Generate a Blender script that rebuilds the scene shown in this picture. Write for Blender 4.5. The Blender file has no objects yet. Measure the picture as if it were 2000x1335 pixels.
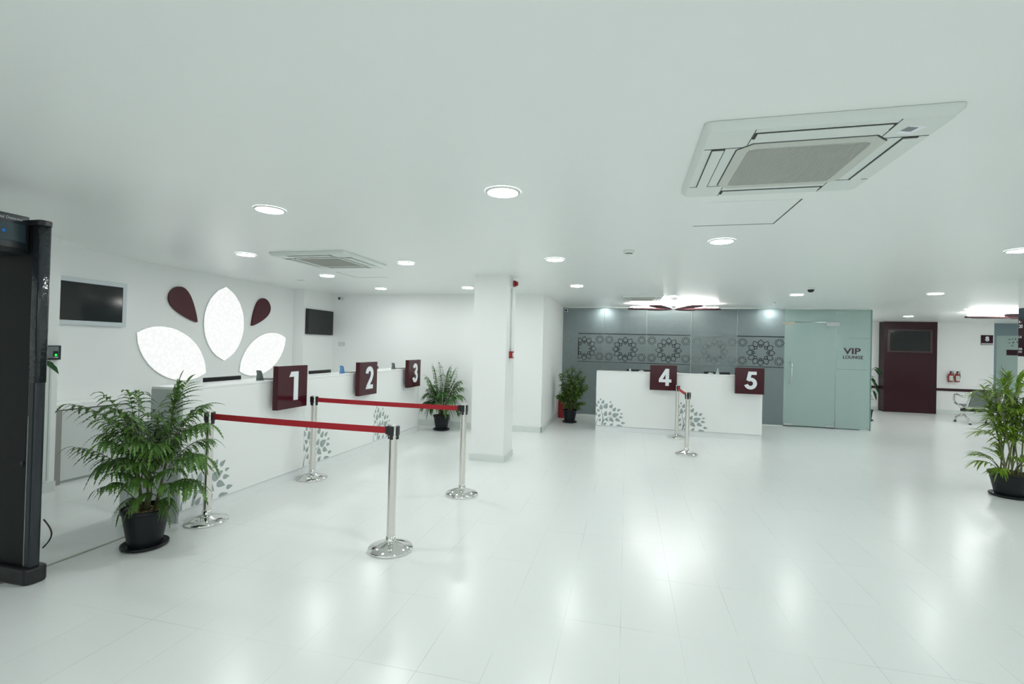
import bpy, math, random
from mathutils import Vector, Matrix
from math import sin, cos, pi, radians

S = bpy.context.scene
COL = S.collection

# ------------------------------------------------------------------ camera
cam_d = bpy.data.cameras.new('camera')
cam = bpy.data.objects.new('camera', cam_d)
COL.objects.link(cam)
cam_d.sensor_width = 36.0
cam_d.lens = 937.0 / 2000.0 * 36.0
cam_d.clip_start = 0.05
cam_d.clip_end = 100
yaw, pitch, roll = 0.235003, 0.010063, 0.025044
f_ = Vector((-sin(yaw) * cos(pitch), cos(yaw) * cos(pitch), sin(pitch)))
r0 = Vector((cos(yaw), sin(yaw), 0))
u0 = r0.cross(f_)
r_ = cos(roll) * r0 + sin(roll) * u0
u_ = -sin(roll) * r0 + cos(roll) * u0
cam.matrix_world = Matrix(((r_.x, u_.x, -f_.x, 0), (r_.y, u_.y, -f_.y, 0), (r_.z, u_.z, -f_.z, 1.55), (0, 0, 0, 1)))
S.camera = cam

# ------------------------------------------------------------------ world, exposure
w = bpy.data.worlds.new('world')
S.world = w
w.use_nodes = True
w.node_tree.nodes['Background'].inputs['Color'].default_value = (0.90, 0.95, 0.945, 1)
w.node_tree.nodes['Background'].inputs['Strength'].default_value = 0.8
S.view_settings.view_transform = 'Standard'
S.view_settings.look = 'None'
S.view_settings.exposure = 0.93
S.view_settings.gamma = 1.0
S.view_settings.use_curve_mapping = False
S.cycles.max_bounces = 16
S.cycles.diffuse_bounces = 12
S.cycles.glossy_bounces = 6
LIGHT = 50.0          # emission of one ceiling downlight
GLOW = 20.0            # emission of the tubes above the maroon petals
CEIL = 2.525

# ------------------------------------------------------------------ materials
def mat(name, color, rough=0.5, metal=0.0, spec=0.5, emit=None, estr=0.0, coat=0.0, bump=None, vary=None, trans=0.0):
    m = bpy.data.materials.new(name)
    m.use_nodes = True
    nt = m.node_tree
    b = nt.nodes['Principled BSDF']
    b.inputs['Base Color'].default_value = (*color, 1)
    b.inputs['Roughness'].default_value = rough
    b.inputs['Metallic'].default_value = metal
    b.inputs['Specular IOR Level'].default_value = spec
    b.inputs['Coat Weight'].default_value = coat
    b.inputs['Transmission Weight'].default_value = trans
    if emit:
        b.inputs['Emission Color'].default_value = (*emit, 1)
        b.inputs['Emission Strength'].default_value = estr
    if vary:
        scale, c2 = vary
        tc = nt.nodes.new('ShaderNodeTexCoord')
        n = nt.nodes.new('ShaderNodeTexNoise')
        n.inputs['Scale'].default_value = scale
        n.inputs['Detail'].default_value = 3
        mx = nt.nodes.new('ShaderNodeMix'); mx.data_type = 'RGBA'
        mx.inputs[6].default_value = (*color, 1)
        mx.inputs[7].default_value = (*c2, 1)
        nt.links.new(tc.outputs['Object'], n.inputs['Vector'])
        nt.links.new(n.outputs['Fac'], mx.inputs[0])
        nt.links.new(mx.outputs[2], b.inputs['Base Color'])
    if bump:
        scale, st = bump
        tc = nt.nodes.new('ShaderNodeTexCoord')
        n = nt.nodes.new('ShaderNodeTexNoise')
        n.inputs['Scale'].default_value = scale
        bp = nt.nodes.new('ShaderNodeBump')
        bp.inputs['Strength'].default_value = st
        bp.inputs['Distance'].default_value = 0.01
        nt.links.new(tc.outputs['Object'], n.inputs['Vector'])
        nt.links.new(n.outputs['Fac'], bp.inputs['Height'])
        nt.links.new(bp.outputs['Normal'], b.inputs['Normal'])
    return m

WALL = mat('wall_paint', (.875, .885, .878), .45, vary=(1.5, (.865, .877, .868)))
CEILM = mat('ceiling_paint', (.85, .872, .862), .33, spec=.3, vary=(1.0, (.84, .865, .853)))
SKIRT = mat('skirting', (.70, .74, .725), .3)
LAM = mat('white_laminate', (.88, .89, .885), .22, spec=.45)
LAMD = mat('door_laminate', (.66, .685, .675), .3)
LAMG = mat('grey_and_shaded_laminate', (.47, .52, .51), .3)
PLINTH = mat('plinth_white', (.82, .84, .85), .3)
VINE = mat('grey_leaf_print', (.33, .39, .38), .35)
MAROON = mat('maroon_gloss', (.056, .008, .014), .12, spec=.3)
MAROONM = mat('maroon_matte', (.070, .013, .018), .38, spec=.3)
MAROONP = mat('maroon_panel', (.030, .005, .011), .3, spec=.3)
WHITEP = mat('white_acrylic', (.82, .84, .88), .3)
STEEL = mat('brushed_steel', (.72, .70, .66), .16, 1.0)
CHROME = mat('polished_chrome', (.74, .74, .72), .07, 1.0)
SATIN = mat('satin_steel', (.5, .52, .52), .32, 1.0)
BLACK = mat('black_plastic', (.012, .013, .014), .35)
BLACKG = mat('black_screen', (.008, .011, .012), .08)
GREY = mat('grey_plastic', (.16, .18, .19), .4)
REDB = mat('red_webbing', (.42, .008, .018), .6, bump=(400, .3))
RED = mat('red_enamel', (.30, .010, .012), .28)
POT = mat('black_pot', (.007, .009, .011), .38, spec=.3, bump=(40, .1))
SOIL = mat('pebbles', (.14, .085, .045), .8, vary=(60, (.32, .22, .12)))
STEM = mat('plant_stem', (.11, .10, .045), .7, vary=(20, (.07, .09, .03)))
DET = mat('detector_black', (.008, .010, .010), .5, spec=.25)
DETB = mat('detector_bluegrey', (.017, .022, .028), .28)
FILM = mat('plastic_film_wrap', (.022, .028, .034), .16, spec=.6, bump=(30, .45))
DETP = mat('detector_display', (.035, .06, .072), .15)
BLUE = mat('blue_button', (.01, .14, .45), .35, emit=(.02, .25, .8), estr=.06)
ACW = mat('ac_plastic', (.70, .745, .72), .42)
ACG = mat('ac_grille', (.40, .415, .38), .6)
GAP = mat('dark_gap', (.03, .035, .035), .7)
TVB = mat('silver_bezel', (.62, .68, .70), .3)
CLEARF = mat('blue_plastic', (.10, .25, .50), .25)
GREYF = mat('smoke_plastic', (.13, .15, .15), .25)
SEATM = mat('bench_grey_steel', (.16, .185, .185), .35, .5)
BEIGE = mat('beige_plastic', (.50, .40, .28), .5)
BRASS = mat('threshold_strip', (.42, .40, .34), .35, .6)
STRIP = mat('grey_edge_strip', (.30, .29, .27), .5)
DARKF = mat('cutout_dark_view', (.030, .045, .048), .12)  # dark colour painted for the unlit lounge seen through clear cut-outs
PALEF = mat('cutout_reflection', (.20, .235, .24), .3)  # paler colour painted for a reflection across the fourth flower
WHITEF = mat('pale_cutout', (.40, .45, .43), .3)
DOORB = mat('blue_grey_panel', (.20, .27, .30), .25)
LAMPW = mat('lamp_diffuser', (.9, .9, .9), .5, emit=(.96, 1.0, .985), estr=LIGHT)
GLOWM = mat('glow_tube', (.9, .9, .9), .5, emit=(1.0, 1.0, .97), estr=GLOW)
LABELW = mat('white_label', (.62, .60, .55), .5)
GREENL = mat('green_led', (.0, .3, .02), .4, emit=(.0, .9, .1), estr=.6)

def leafmat(name, a, b):
    m = bpy.data.materials.new(name); m.use_nodes = True
    nt = m.node_tree; p = nt.nodes['Principled BSDF']
    p.inputs['Roughness'].default_value = .38
    g = nt.nodes.new('ShaderNodeTexCoord'); n = nt.nodes.new('ShaderNodeTexNoise')
    n.inputs['Scale'].default_value = 9; n.inputs['Detail'].default_value = 2
    r = nt.nodes.new('ShaderNodeValToRGB')
    r.color_ramp.elements[0].position = .35; r.color_ramp.elements[1].position = .65
    r.color_ramp.elements[0].color = (*a, 1); r.color_ramp.elements[1].color = (*b, 1)
    t = nt.nodes.new('ShaderNodeBsdfTranslucent'); mx = nt.nodes.new('ShaderNodeMixShader')
    mx.inputs[0].default_value = .25
    out = nt.nodes['Material Output']
    nt.links.new(g.outputs['Object'], n.inputs['Vector']); nt.links.new(n.outputs['Fac'], r.inputs['Fac'])
    nt.links.new(r.outputs['Color'], p.inputs['Base Color']); nt.links.new(r.outputs['Color'], t.inputs['Color'])
    nt.links.new(p.outputs['BSDF'], mx.inputs[1]); nt.links.new(t.outputs['BSDF'], mx.inputs[2])
    nt.links.new(mx.outputs['Shader'], out.inputs['Surface'])
    return m
LEAF1 = leafmat('leaf_fern', (.050, .120, .022), (.125, .26, .048))
LEAF2 = leafmat('leaf_palm', (.045, .12, .035), (.14, .27, .085))
LEAF3 = leafmat('leaf_bush', (.04, .12, .018), (.20, .34, .07))
LEAF4 = leafmat('leaf_bamboo', (.095, .19, .014), (.26, .41, .04))
LEAF5 = leafmat('leaf_broad', (.008, .045, .012), (.02, .09, .02))

def frosted(name, tcol, dcol):
    m = bpy.data.materials.new(name); m.use_nodes = True
    nt = m.node_tree; nt.nodes.remove(nt.nodes['Principled BSDF'])
    out = nt.nodes['Material Output']
    tr = nt.nodes.new('ShaderNodeBsdfTranslucent'); tr.inputs['Color'].default_value = (*tcol, 1)
    df = nt.nodes.new('ShaderNodeBsdfDiffuse'); df.inputs['Color'].default_value = (*dcol, 1)
    gl = nt.nodes.new('ShaderNodeBsdfGlossy'); gl.inputs['Roughness'].default_value = .28
    gl.inputs['Color'].default_value = (.8, .9, .9, 1)
    a = nt.nodes.new('ShaderNodeMixShader'); a.inputs[0].default_value = .58
    b = nt.nodes.new('ShaderNodeMixShader')
    fr = nt.nodes.new('ShaderNodeFresnel'); fr.inputs['IOR'].default_value = 1.45
    nt.links.new(df.outputs[0], a.inputs[1]); nt.links.new(tr.outputs[0], a.inputs[2])
    nt.links.new(fr.outputs[0], b.inputs[0])
    nt.links.new(a.outputs[0], b.inputs[1]); nt.links.new(gl.outputs[0], b.inputs[2])
    nt.links.new(b.outputs[0], out.inputs['Surface'])
    return m
FROST = frosted('frosted_glass', (.86, .92, .93), (.27, .315, .32))
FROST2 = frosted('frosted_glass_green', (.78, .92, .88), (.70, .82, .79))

def petal_light(name, strength):
    m = bpy.data.materials.new(name); m.use_nodes = True
    nt = m.node_tree; p = nt.nodes['Principled BSDF']
    p.inputs['Base Color'].default_value = (.15, .15, .15, 1)
    tc = nt.nodes.new('ShaderNodeTexCoord'); v = nt.nodes.new('ShaderNodeTexVoronoi')
    v.inputs['Scale'].default_value = 20
    r = nt.nodes.new('ShaderNodeValToRGB')
    r.color_ramp.elements[0].position = .30; r.color_ramp.elements[0].color = (1, 1, 1, 1)
    r.color_ramp.elements[1].position = .48; r.color_ramp.elements[1].color = (.80, .815, .805, 1)
    nt.links.new(tc.outputs['Object'], v.inputs['Vector']); nt.links.new(v.outputs['Distance'], r.inputs['Fac'])
    nt.links.new(r.outputs['Color'], p.inputs['Emission Color'])
    p.inputs['Emission Strength'].default_value = strength
    return m
LOGOL = petal_light('backlit_acrylic', .54)

def floormat():
    m = bpy.data.materials.new('floor_tiles'); m.use_nodes = True
    nt = m.node_tree; p = nt.nodes['Principled BSDF']
    N = nt.nodes.new; L = nt.links.new
    tc = N('ShaderNodeTexCoord'); sp = N('ShaderNodeSeparateXYZ'); L(tc.outputs['Object'], sp.inputs[0])
    def seam(out, period, off, wdt):
        a = N('ShaderNodeMath'); a.operation = 'ADD'; a.inputs[1].default_value = off; L(out, a.inputs[0])
        d = N('ShaderNodeMath'); d.operation = 'DIVIDE'; d.inputs[1].default_value = period; L(a.outputs[0], d.inputs[0])
        fr = N('ShaderNodeMath'); fr.operation = 'FRACT'; L(d.outputs[0], fr.inputs[0])
        s = N('ShaderNodeMath'); s.operation = 'SUBTRACT'; s.inputs[1].default_value = .5; L(fr.outputs[0], s.inputs[0])
        ab = N('ShaderNodeMath'); ab.operation = 'ABSOLUTE'; L(s.outputs[0], ab.inputs[0])
        g = N('ShaderNodeMath'); g.operation = 'GREATER_THAN'; g.inputs[1].default_value = .5 - wdt / period / 2; L(ab.outputs[0], g.inputs[0])
        fl = N('ShaderNodeMath'); fl.operation = 'FLOOR'; L(d.outputs[0], fl.inputs[0])
        return g, fl
    gx, ix = seam(sp.outputs['X'], .3135, 10 * .3135, .0026)
    gy, iy = seam(sp.outputs['Y'], .642, -2.132 + 12 * .642, .0026)
    mx = N('ShaderNodeMath'); mx.operation = 'MAXIMUM'; L(gx.outputs[0], mx.inputs[0]); L(gy.outputs[0], mx.inputs[1])
    n = N('ShaderNodeTexNoise'); n.inputs['Scale'].default_value = 1.7; L(tc.outputs['Object'], n.inputs['Vector'])
    rp = N('ShaderNodeValToRGB'); rp.color_ramp.elements[0].position = .42; rp.color_ramp.elements[1].position = .62
    rp.color_ramp.elements[0].color = (.08, .08, .08, 1); L(n.outputs['Fac'], rp.inputs['Fac'])
    mu = N('ShaderNodeMath'); mu.operation = 'MULTIPLY'; L(mx.outputs[0], mu.inputs[0]); L(rp.outputs['Color'], mu.inputs[1])
    mu2 = N('ShaderNodeMath'); mu2.operation = 'MULTIPLY'; mu2.inputs[1].default_value = .5; L(mu.outputs[0], mu2.inputs[0])
    cv = N('ShaderNodeCombineXYZ'); L(ix.outputs[0], cv.inputs[0]); L(iy.outputs[0], cv.inputs[1])
    wn = N('ShaderNodeTexWhiteNoise'); L(cv.outputs[0], wn.inputs['Vector'])
    c0 = N('ShaderNodeMix'); c0.data_type = 'RGBA'
    c0.inputs[6].default_value = (.80, .82, .813, 1); c0.inputs[7].default_value = (.812, .83, .823, 1)
    L(wn.outputs['Value'], c0.inputs[0])
    c1 = N('ShaderNodeMix'); c1.data_type = 'RGBA'; c1.inputs[7].default_value = (.30, .35, .34, 1)
    L(c0.outputs[2], c1.inputs[6]); L(mu2.outputs[0], c1.inputs[0]); L(c1.outputs[2], p.inputs['Base Color'])
    p.inputs['Roughness'].default_value = .24
    p.inputs['Specular IOR Level'].default_value = .55
    nb = N('ShaderNodeTexNoise'); nb.inputs['Scale'].default_value = 2.5; L(tc.outputs['Object'], nb.inputs['Vector'])
    bp = N('ShaderNodeBump'); bp.inputs['Strength'].default_value = .06; bp.inputs['Distance'].default_value = .02
    L(nb.outputs['Fac'], bp.inputs['Height']); L(bp.outputs['Normal'], p.inputs['Normal'])
    return m
FLOOR = floormat()

# ------------------------------------------------------------------ mesh helpers
class MB:
    def __init__(s): s.v = []; s.f = []; s.smooth = []
    def add(s, vs, fs, smooth=False):
        o = len(s.v); s.v += [tuple(x) for x in vs]
        for q in fs: s.f.append(tuple(i + o for i in q)); s.smooth.append(smooth)
        return s
    def box(s, x0, x1, y0, y1, z0, z1):
        if x0 > x1: x0, x1 = x1, x0
        if y0 > y1: y0, y1 = y1, y0
        if z0 > z1: z0, z1 = z1, z0
        return s.add([(x0, y0, z0), (x1, y0, z0), (x1, y1, z0), (x0, y1, z0), (x0, y0, z1), (x1, y0, z1), (x1, y1, z1), (x0, y1, z1)],
                     [(0, 3, 2, 1), (4, 5, 6, 7), (0, 1, 5, 4), (1, 2, 6, 5), (2, 3, 7, 6), (3, 0, 4, 7)])
    def obox(s, c, ax, ay, az):
        c, ax, ay, az = map(Vector, (c, ax, ay, az))
        vs = [c + i * ax + j * ay + k * az for k in (-1, 1) for (i, j) in ((-1, -1), (1, -1), (1, 1), (-1, 1))]
        return s.add(vs, [(0, 3, 2, 1), (4, 5, 6, 7), (0, 1, 5, 4), (1, 2, 6, 5), (2, 3, 7, 6), (3, 0, 4, 7)])
    def prism(s, pts, fn, d0, d1, smooth=False):
        """pts: 2D outline, fn(a,b,d) -> 3D"""
        n = len(pts)
        vs = [fn(a, b, d0) for a, b in pts] + [fn(a, b, d1) for a, b in pts]
        fs = [tuple(range(n - 1, -1, -1)), tuple(range(n, 2 * n))]
        fs += [(i, (i + 1) % n, n + (i + 1) % n, n + i) for i in range(n)]
        return s.add(vs, fs, smooth)
    def lathe(s, prof, cx=0, cy=0, n=32, cap0=True, cap1=True):
        vs = []; fs = []
        for r, z in prof:
            for i in range(n):
                a = 2 * pi * i / n; vs.append((cx + r * cos(a), cy + r * sin(a), z))
        for k in range(len(prof) - 1):
            for i in range(n):
                j = (i + 1) % n; fs.append((k * n + i, k * n + j, (k + 1) * n + j, (k + 1) * n + i))
        s.add(vs, fs, True)
        if cap0: s.add([vs[i] for i in range(n)], [tuple(range(n - 1, -1, -1))])
        if cap1: s.add([vs[(len(prof) - 1) * n + i] for i in range(n)], [tuple(range(n))])
        return s
    def tube(s, pts, r, n=10, caps=True):
        pts = [Vector(p) for p in pts]; m = len(pts)
        rr = r if isinstance(r, (list, tuple)) else [r] * m
        vs = []; fs = []; prev = None
        for k, p in enumerate(pts):
            t = (pts[min(k + 1, m - 1)] - pts[max(k - 1, 0)]).normalized()
            if prev is None:
                a = Vector((0, 0, 1)) if abs(t.z) < .9 else Vector((1, 0, 0))
                nrm = t.cross(a).normalized()
            else: nrm = (prev - t * prev.dot(t)).normalized()
            prev = nrm; bn = t.cross(nrm)
            for i in range(n):
                a = 2 * pi * i / n; vs.append(p + rr[k] * (cos(a) * nrm + sin(a) * bn))
        for k in range(m - 1):
            for i in range(n):
                j = (i + 1) % n; fs.append((k * n + i, k * n + j, (k + 1) * n + j, (k + 1) * n + i))
        if caps: fs += [tuple(range(n - 1, -1, -1)), tuple((m - 1) * n + i for i in range(n))]
        return s.add(vs, fs, True)
    def ribbon(s, pts, wd, fn, d0, d1):
        """flat stroke of width wd along 2D pts, extruded d0..d1"""
        n = len(pts); L = []; Rr = []
        for k in range(n):
            a = pts[max(k - 1, 0)]; b = pts[min(k + 1, n - 1)]
            tx, ty = b[0] - a[0], b[1] - a[1]; l = math.hypot(tx, ty) or 1
            ww = wd[k] if isinstance(wd, (list, tuple)) else wd
            nx, ny = -ty / l * ww / 2, tx / l * ww / 2
            L.append((pts[k][0] + nx, pts[k][1] + ny)); Rr.append((pts[k][0] - nx, pts[k][1] - ny))
        for k in range(n - 1):
            s.prism([Rr[k], Rr[k + 1], L[k + 1], L[k]], fn, d0, d1)
        return s
    def build(s, name, m, parent=None, bevel=0, seg=2):
        me = bpy.data.meshes.new(name)
        me.from_pydata([tuple(v) for v in s.v], [], s.f)
        me.polygons.foreach_set('use_smooth', s.smooth)
        me.materials.append(m); me.update()
        o = bpy.data.objects.new(name, me); COL.objects.link(o)
        if parent: o.parent = parent
        if bevel:
            b = o.modifiers.new('bevel', 'BEVEL'); b.width = bevel; b.segments = seg
            b.limit_method = 'ANGLE'; b.angle_limit = radians(40)
        return o

def thing(name, label, cat, loc=(0, 0, 0), rz=0, group=None):
    o = bpy.data.objects.new(name, None); COL.objects.link(o)
    o.empty_display_size = .1
    o.location = loc; o.rotation_euler = (0, 0, rz)
    o['label'] = label; o['category'] = cat
    if group: o['group'] = group
    return o
def tag(o, label, cat, group=None):
    o['label'] = label; o['category'] = cat
    if group: o['group'] = group
    return o
def struct(name, mb, m, parent=None, bevel=0):
    o = mb.build(name, m, parent, bevel)
    if not parent: o['kind'] = 'structure'
    return o
def children(o): return [c for c in bpy.data.objects if c.parent == o]
def dup(root, loc, rz=None, label=None):
    def cp(o, par):
        c = o.copy(); COL.objects.link(c)
        if par: c.parent = par
        for ch in children_map.get(o.name, []): cp(ch, c)
        return c
    children_map = {}
    for ob in list(bpy.data.objects):
        if ob.parent: children_map.setdefault(ob.parent.name, []).append(ob)
    r = cp(root, None); r.location = loc
    if rz is not None: r.rotation_euler = (0, 0, rz)
    if label: r['label'] = label
    return r

def text_mesh(name, txt, size, m, parent, org, ax, ay, depth=.004, offset=0.0, align='LEFT', sx=1.0):
    """flat extruded lettering: org + u*ax + v*ay"""
    cu = bpy.data.curves.new(name, 'FONT'); cu.body = txt; cu.size = size
    cu.extrude = depth / 2; cu.offset = offset; cu.align_x = align; cu.resolution_u = 4
    tmp = bpy.data.objects.new('tmp', cu); COL.objects.link(tmp)
    dg = bpy.context.evaluated_depsgraph_get()
    me = bpy.data.meshes.new_from_object(tmp.evaluated_get(dg))
    bpy.data.objects.remove(tmp); bpy.data.curves.remove(cu)
    ax, ay = Vector(ax), Vector(ay); nz = ax.cross(ay); org = Vector(org)
    for v in me.vertices:
        c = v.co; v.co = org + c.x * sx * ax + c.y * ay + (c.z + depth / 2) * nz
    me.materials.clear(); me.materials.append(m)
    o = bpy.data.objects.new(name, me); COL.objects.link(o); o.parent = parent
    return o

# ------------------------------------------------------------------ the shell
XL, XR, YB, YF = -5.53, 11.5, -3.6, 15.85
struct('floor', MB().box(-6.5, XR, YB, 16.6, -.08, 0), FLOOR)
struct('ceiling', MB().box(-6.5, XR, YB, 16.6, CEIL, CEIL + .1), CEILM)
struct('wall_left', MB().box(-5.68, XL, YB, 3.615, 0, CEIL), WALL)
struct('wall_behind_cabinets', MB().box(-6.4, -5.95, 3.3, 4.70, 0, CEIL), WALL)['kind'] = 'structure'
struct('wall_logo', MB().box(-6.4, -6.05, 4.70, 7.73, 0, CEIL), WALL)
struct('wall_corner_pier', MB().box(-6.4, -5.82, 7.73, 8.9, 0, CEIL), WALL)
b = MB(); b.box(-6.4, -1.49, 8.63, 11.42, 0, CEIL)
struct('wall_back', b, WALL)
rw = MB(); rw.box(-6.5, XR, YB - .12, YB, 0, .35); rw.box(-6.5, XR, YB - .12, YB, 2.35, CEIL)
for xw in (-6.5, -3.3, -.4, 2.5, 5.4, 8.3, 11.2): rw.box(xw, xw + .3, YB - .12, YB, .351, 2.349)  # openings added behind the camera so world light fills the hall
rw.box(-6.2, -5.9, YB - .12, YB, .351, 2.349); struct('wall_rear', rw, WALL)
for k, xw in enumerate((-5.9, -3.0, -.1, 2.8, 5.7, 8.6)):
    fr = MB(); fr.box(xw, xw + 2.6, YB - .09, YB - .03, .351, .40); fr.box(xw, xw + 2.6, YB - .09, YB - .03, 2.30, 2.349)
    fr.box(xw, xw + .05, YB - .09, YB - .03, .401, 2.299); fr.box(xw + 2.55, xw + 2.6, YB - .09, YB - .03, .401, 2.299); fr.box(xw + 1.275, xw + 1.325, YB - .09, YB - .03, .401, 2.299)
    struct('added_window_%d' % (k + 1), fr, ACW)  # unseen frames added around the light openings
struct('wall_right', MB().box(XR, XR + .1, YB, 16.6, 0, CEIL), WALL)
struct('wall_far', MB().box(4.6, 9.78, YF, YF + .15, 0, CEIL), WALL)
struct('wall_far_right', MB().box(11.0, XR, YF, YF + .15, 0, CEIL), WALL)
struct('wall_far_end', MB().box(-1.6, XR, 16.5, 16.6, 0, CEIL), WALL)
# VIP lounge behind the frosted glass
struct('wall_lounge_left', MB().box(-1.62, -1.50, 11.43, 15.85, 0, CEIL), WALL)
struct('wall_lounge_rear', MB().box(-1.6, 4.6, 15.0, 15.15, 0, CEIL), mat('lounge_wall', (.40, .43, .44), .6))
struct('wall_lounge_right', MB().box(4.75, 4.87, 11.5, 15.85, 0, CEIL), WALL)
struct('floor_lounge_darkener', MB().box(-1.49, 4.74, 11.40, 14.99, .001, .008), mat('added_dark_carpet', (.07, .08, .085), .9, bump=(200, .3)))  # unseen dark layer added to darken the lower frosted glass
# skirtings
bb = MB(); bb.box(-5.8, -1.475, 8.615, 8.629, 0, .105); bb.box(-1.489, -1.475, 8.615, 11.3, 0, .105)
struct('baseboard_back', bb, SKIRT, bevel=.002)
struct('baseboard_left', MB().box(-5.529, -5.515, YB, 3.62, 0, .10), SKIRT)
bb = MB(); bb.box(4.88, 7.04, YF - .012, YF - .001, 0, .10); bb.box(8.31, 9.78, YF - .012, YF - .001, 0, .10)
struct('baseboard_far', bb, SKIRT)
# column
struct('column', MB().box(-2.035, -1.575, 6.235, 6.72, 0, CEIL), WALL)
struct('trim_column_base', MB().box(-2.05, -1.56, 6.22, 6.735, 0, .092), SKIRT, bevel=.002)
struct('column_right', MB().box(4.68, 5.18, 6.69, 7.19, 0, CEIL), WALL)
struct('trim_column_right_base', MB().box(4.667, 5.193, 6.677, 7.203, 0, .092), SKIRT)
# rail on the far wall
bb = MB(); bb.box(4.9, 7.035, YF - .03, YF - .001, .625, .695); bb.box(8.305, 9.70, YF - .03, YF - .001, .625, .695)
struct('trim_maroon_rail', bb, MAROONP)
# threshold strip beside the detector
struct('trim_threshold', MB().box(-3.765, -3.745, YB + .05, 3.26, 0.0, .004), BRASS)
# ceiling recess trim along glass
struct('trim_glass_head', MB().box(-1.47, 4.90, 11.335, 11.385, CEIL - .022, CEIL - .001), ACW)

# ------------------------------------------------------------------ downlights
dl = thing('ceiling_downlight', 'round recessed downlight nearest the camera, left of the middle above the first stanchions', 'ceiling light', (-2.6, 3.03, CEIL))
MB().lathe([(.093, -.004), (.093, -.010), (.100, -.012), (.110, -.006), (.112, -.0005)], n=36, cap0=False, cap1=False).build('trim_ring', ACW, dl)
MB().lathe([(.0001, -.007), (.094, -.007)], n=36, cap0=False, cap1=False).build('diffuser', LAMPW, dl)
LT = [
 
 ((-.78, 2.91), 'large round downlight near the centre of the ceiling, left of the big air conditioner'),
 ((.79, 4.51), 'round downlight just beyond the hatch next to the big air conditioner'),
 ((-4.23, 4.58), 'round downlight left of the smaller air conditioner, over the staff side of the counter'),
 ((-2.6, 5.29), 'round downlight right of the smaller air conditioner'),
 ((-4.3, 6.2), 'small round downlight behind the smaller air conditioner, beside its hatch'),
 ((-4.26, 7.71), 'small round downlight deepest in the left corner above the third desk'),
 ((-2.62, 7.66), 'small round downlight immediately left of the white column top'),
 ((-.79, 5.23), 'round downlight in front of and right of the white column'),
 ((-.78, 7.5), 'small round downlight right of the red alarm, before the side wall'),
 ((2.70, 8.75), 'round downlight beside the dark dome camera above the frosted glass'),
 ((4.57, 8.62), 'round downlight in front of the maroon wall, right of the frosted glass'),
 ((6.56, 13.41), 'small round downlight directly above the maroon wall screen'),
 ((6.6, 11.32), 'round downlight just left of the far petal ceiling lamp'),
 ((3.4, 5.2), 'round downlight cut by the right edge of the photo'),
 ((.77, 8.98), 'small round downlight in the glow of the petal lamp over desks 4 and 5'),
]
for (x, y), lab in LT: dup(dl, (x, y, CEIL), label=lab)
rear = [(-.78, .5), (1.3, .5), (7.0, .8), (-2.6, -1.9),
        (6.4, 4.4), (8.6, 4.4), (8.6, 7.6), (9.6, 10.4), (10.2, 13.4), (3.9, 2.9), (6.6, 7.4), (8.3, 13.4), (8.3, 11.4)]  # downlights added out of view to raise the light level
for x, y in rear:
    o = dup(dl, (x, y, CEIL), label='round downlight added outside the view to brighten the hall'); o['group'] = 'added downlights outside the view'
for x, y in ((-.50, 11.54), (2.98, 11.54), (3.9, 12.4), (4.3, 13.6)):
    o = dup(dl, (x, y, CEIL), label='round recessed downlight inside the lounge behind the frosted glass'); o['group'] = 'lounge downlights'

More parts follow.
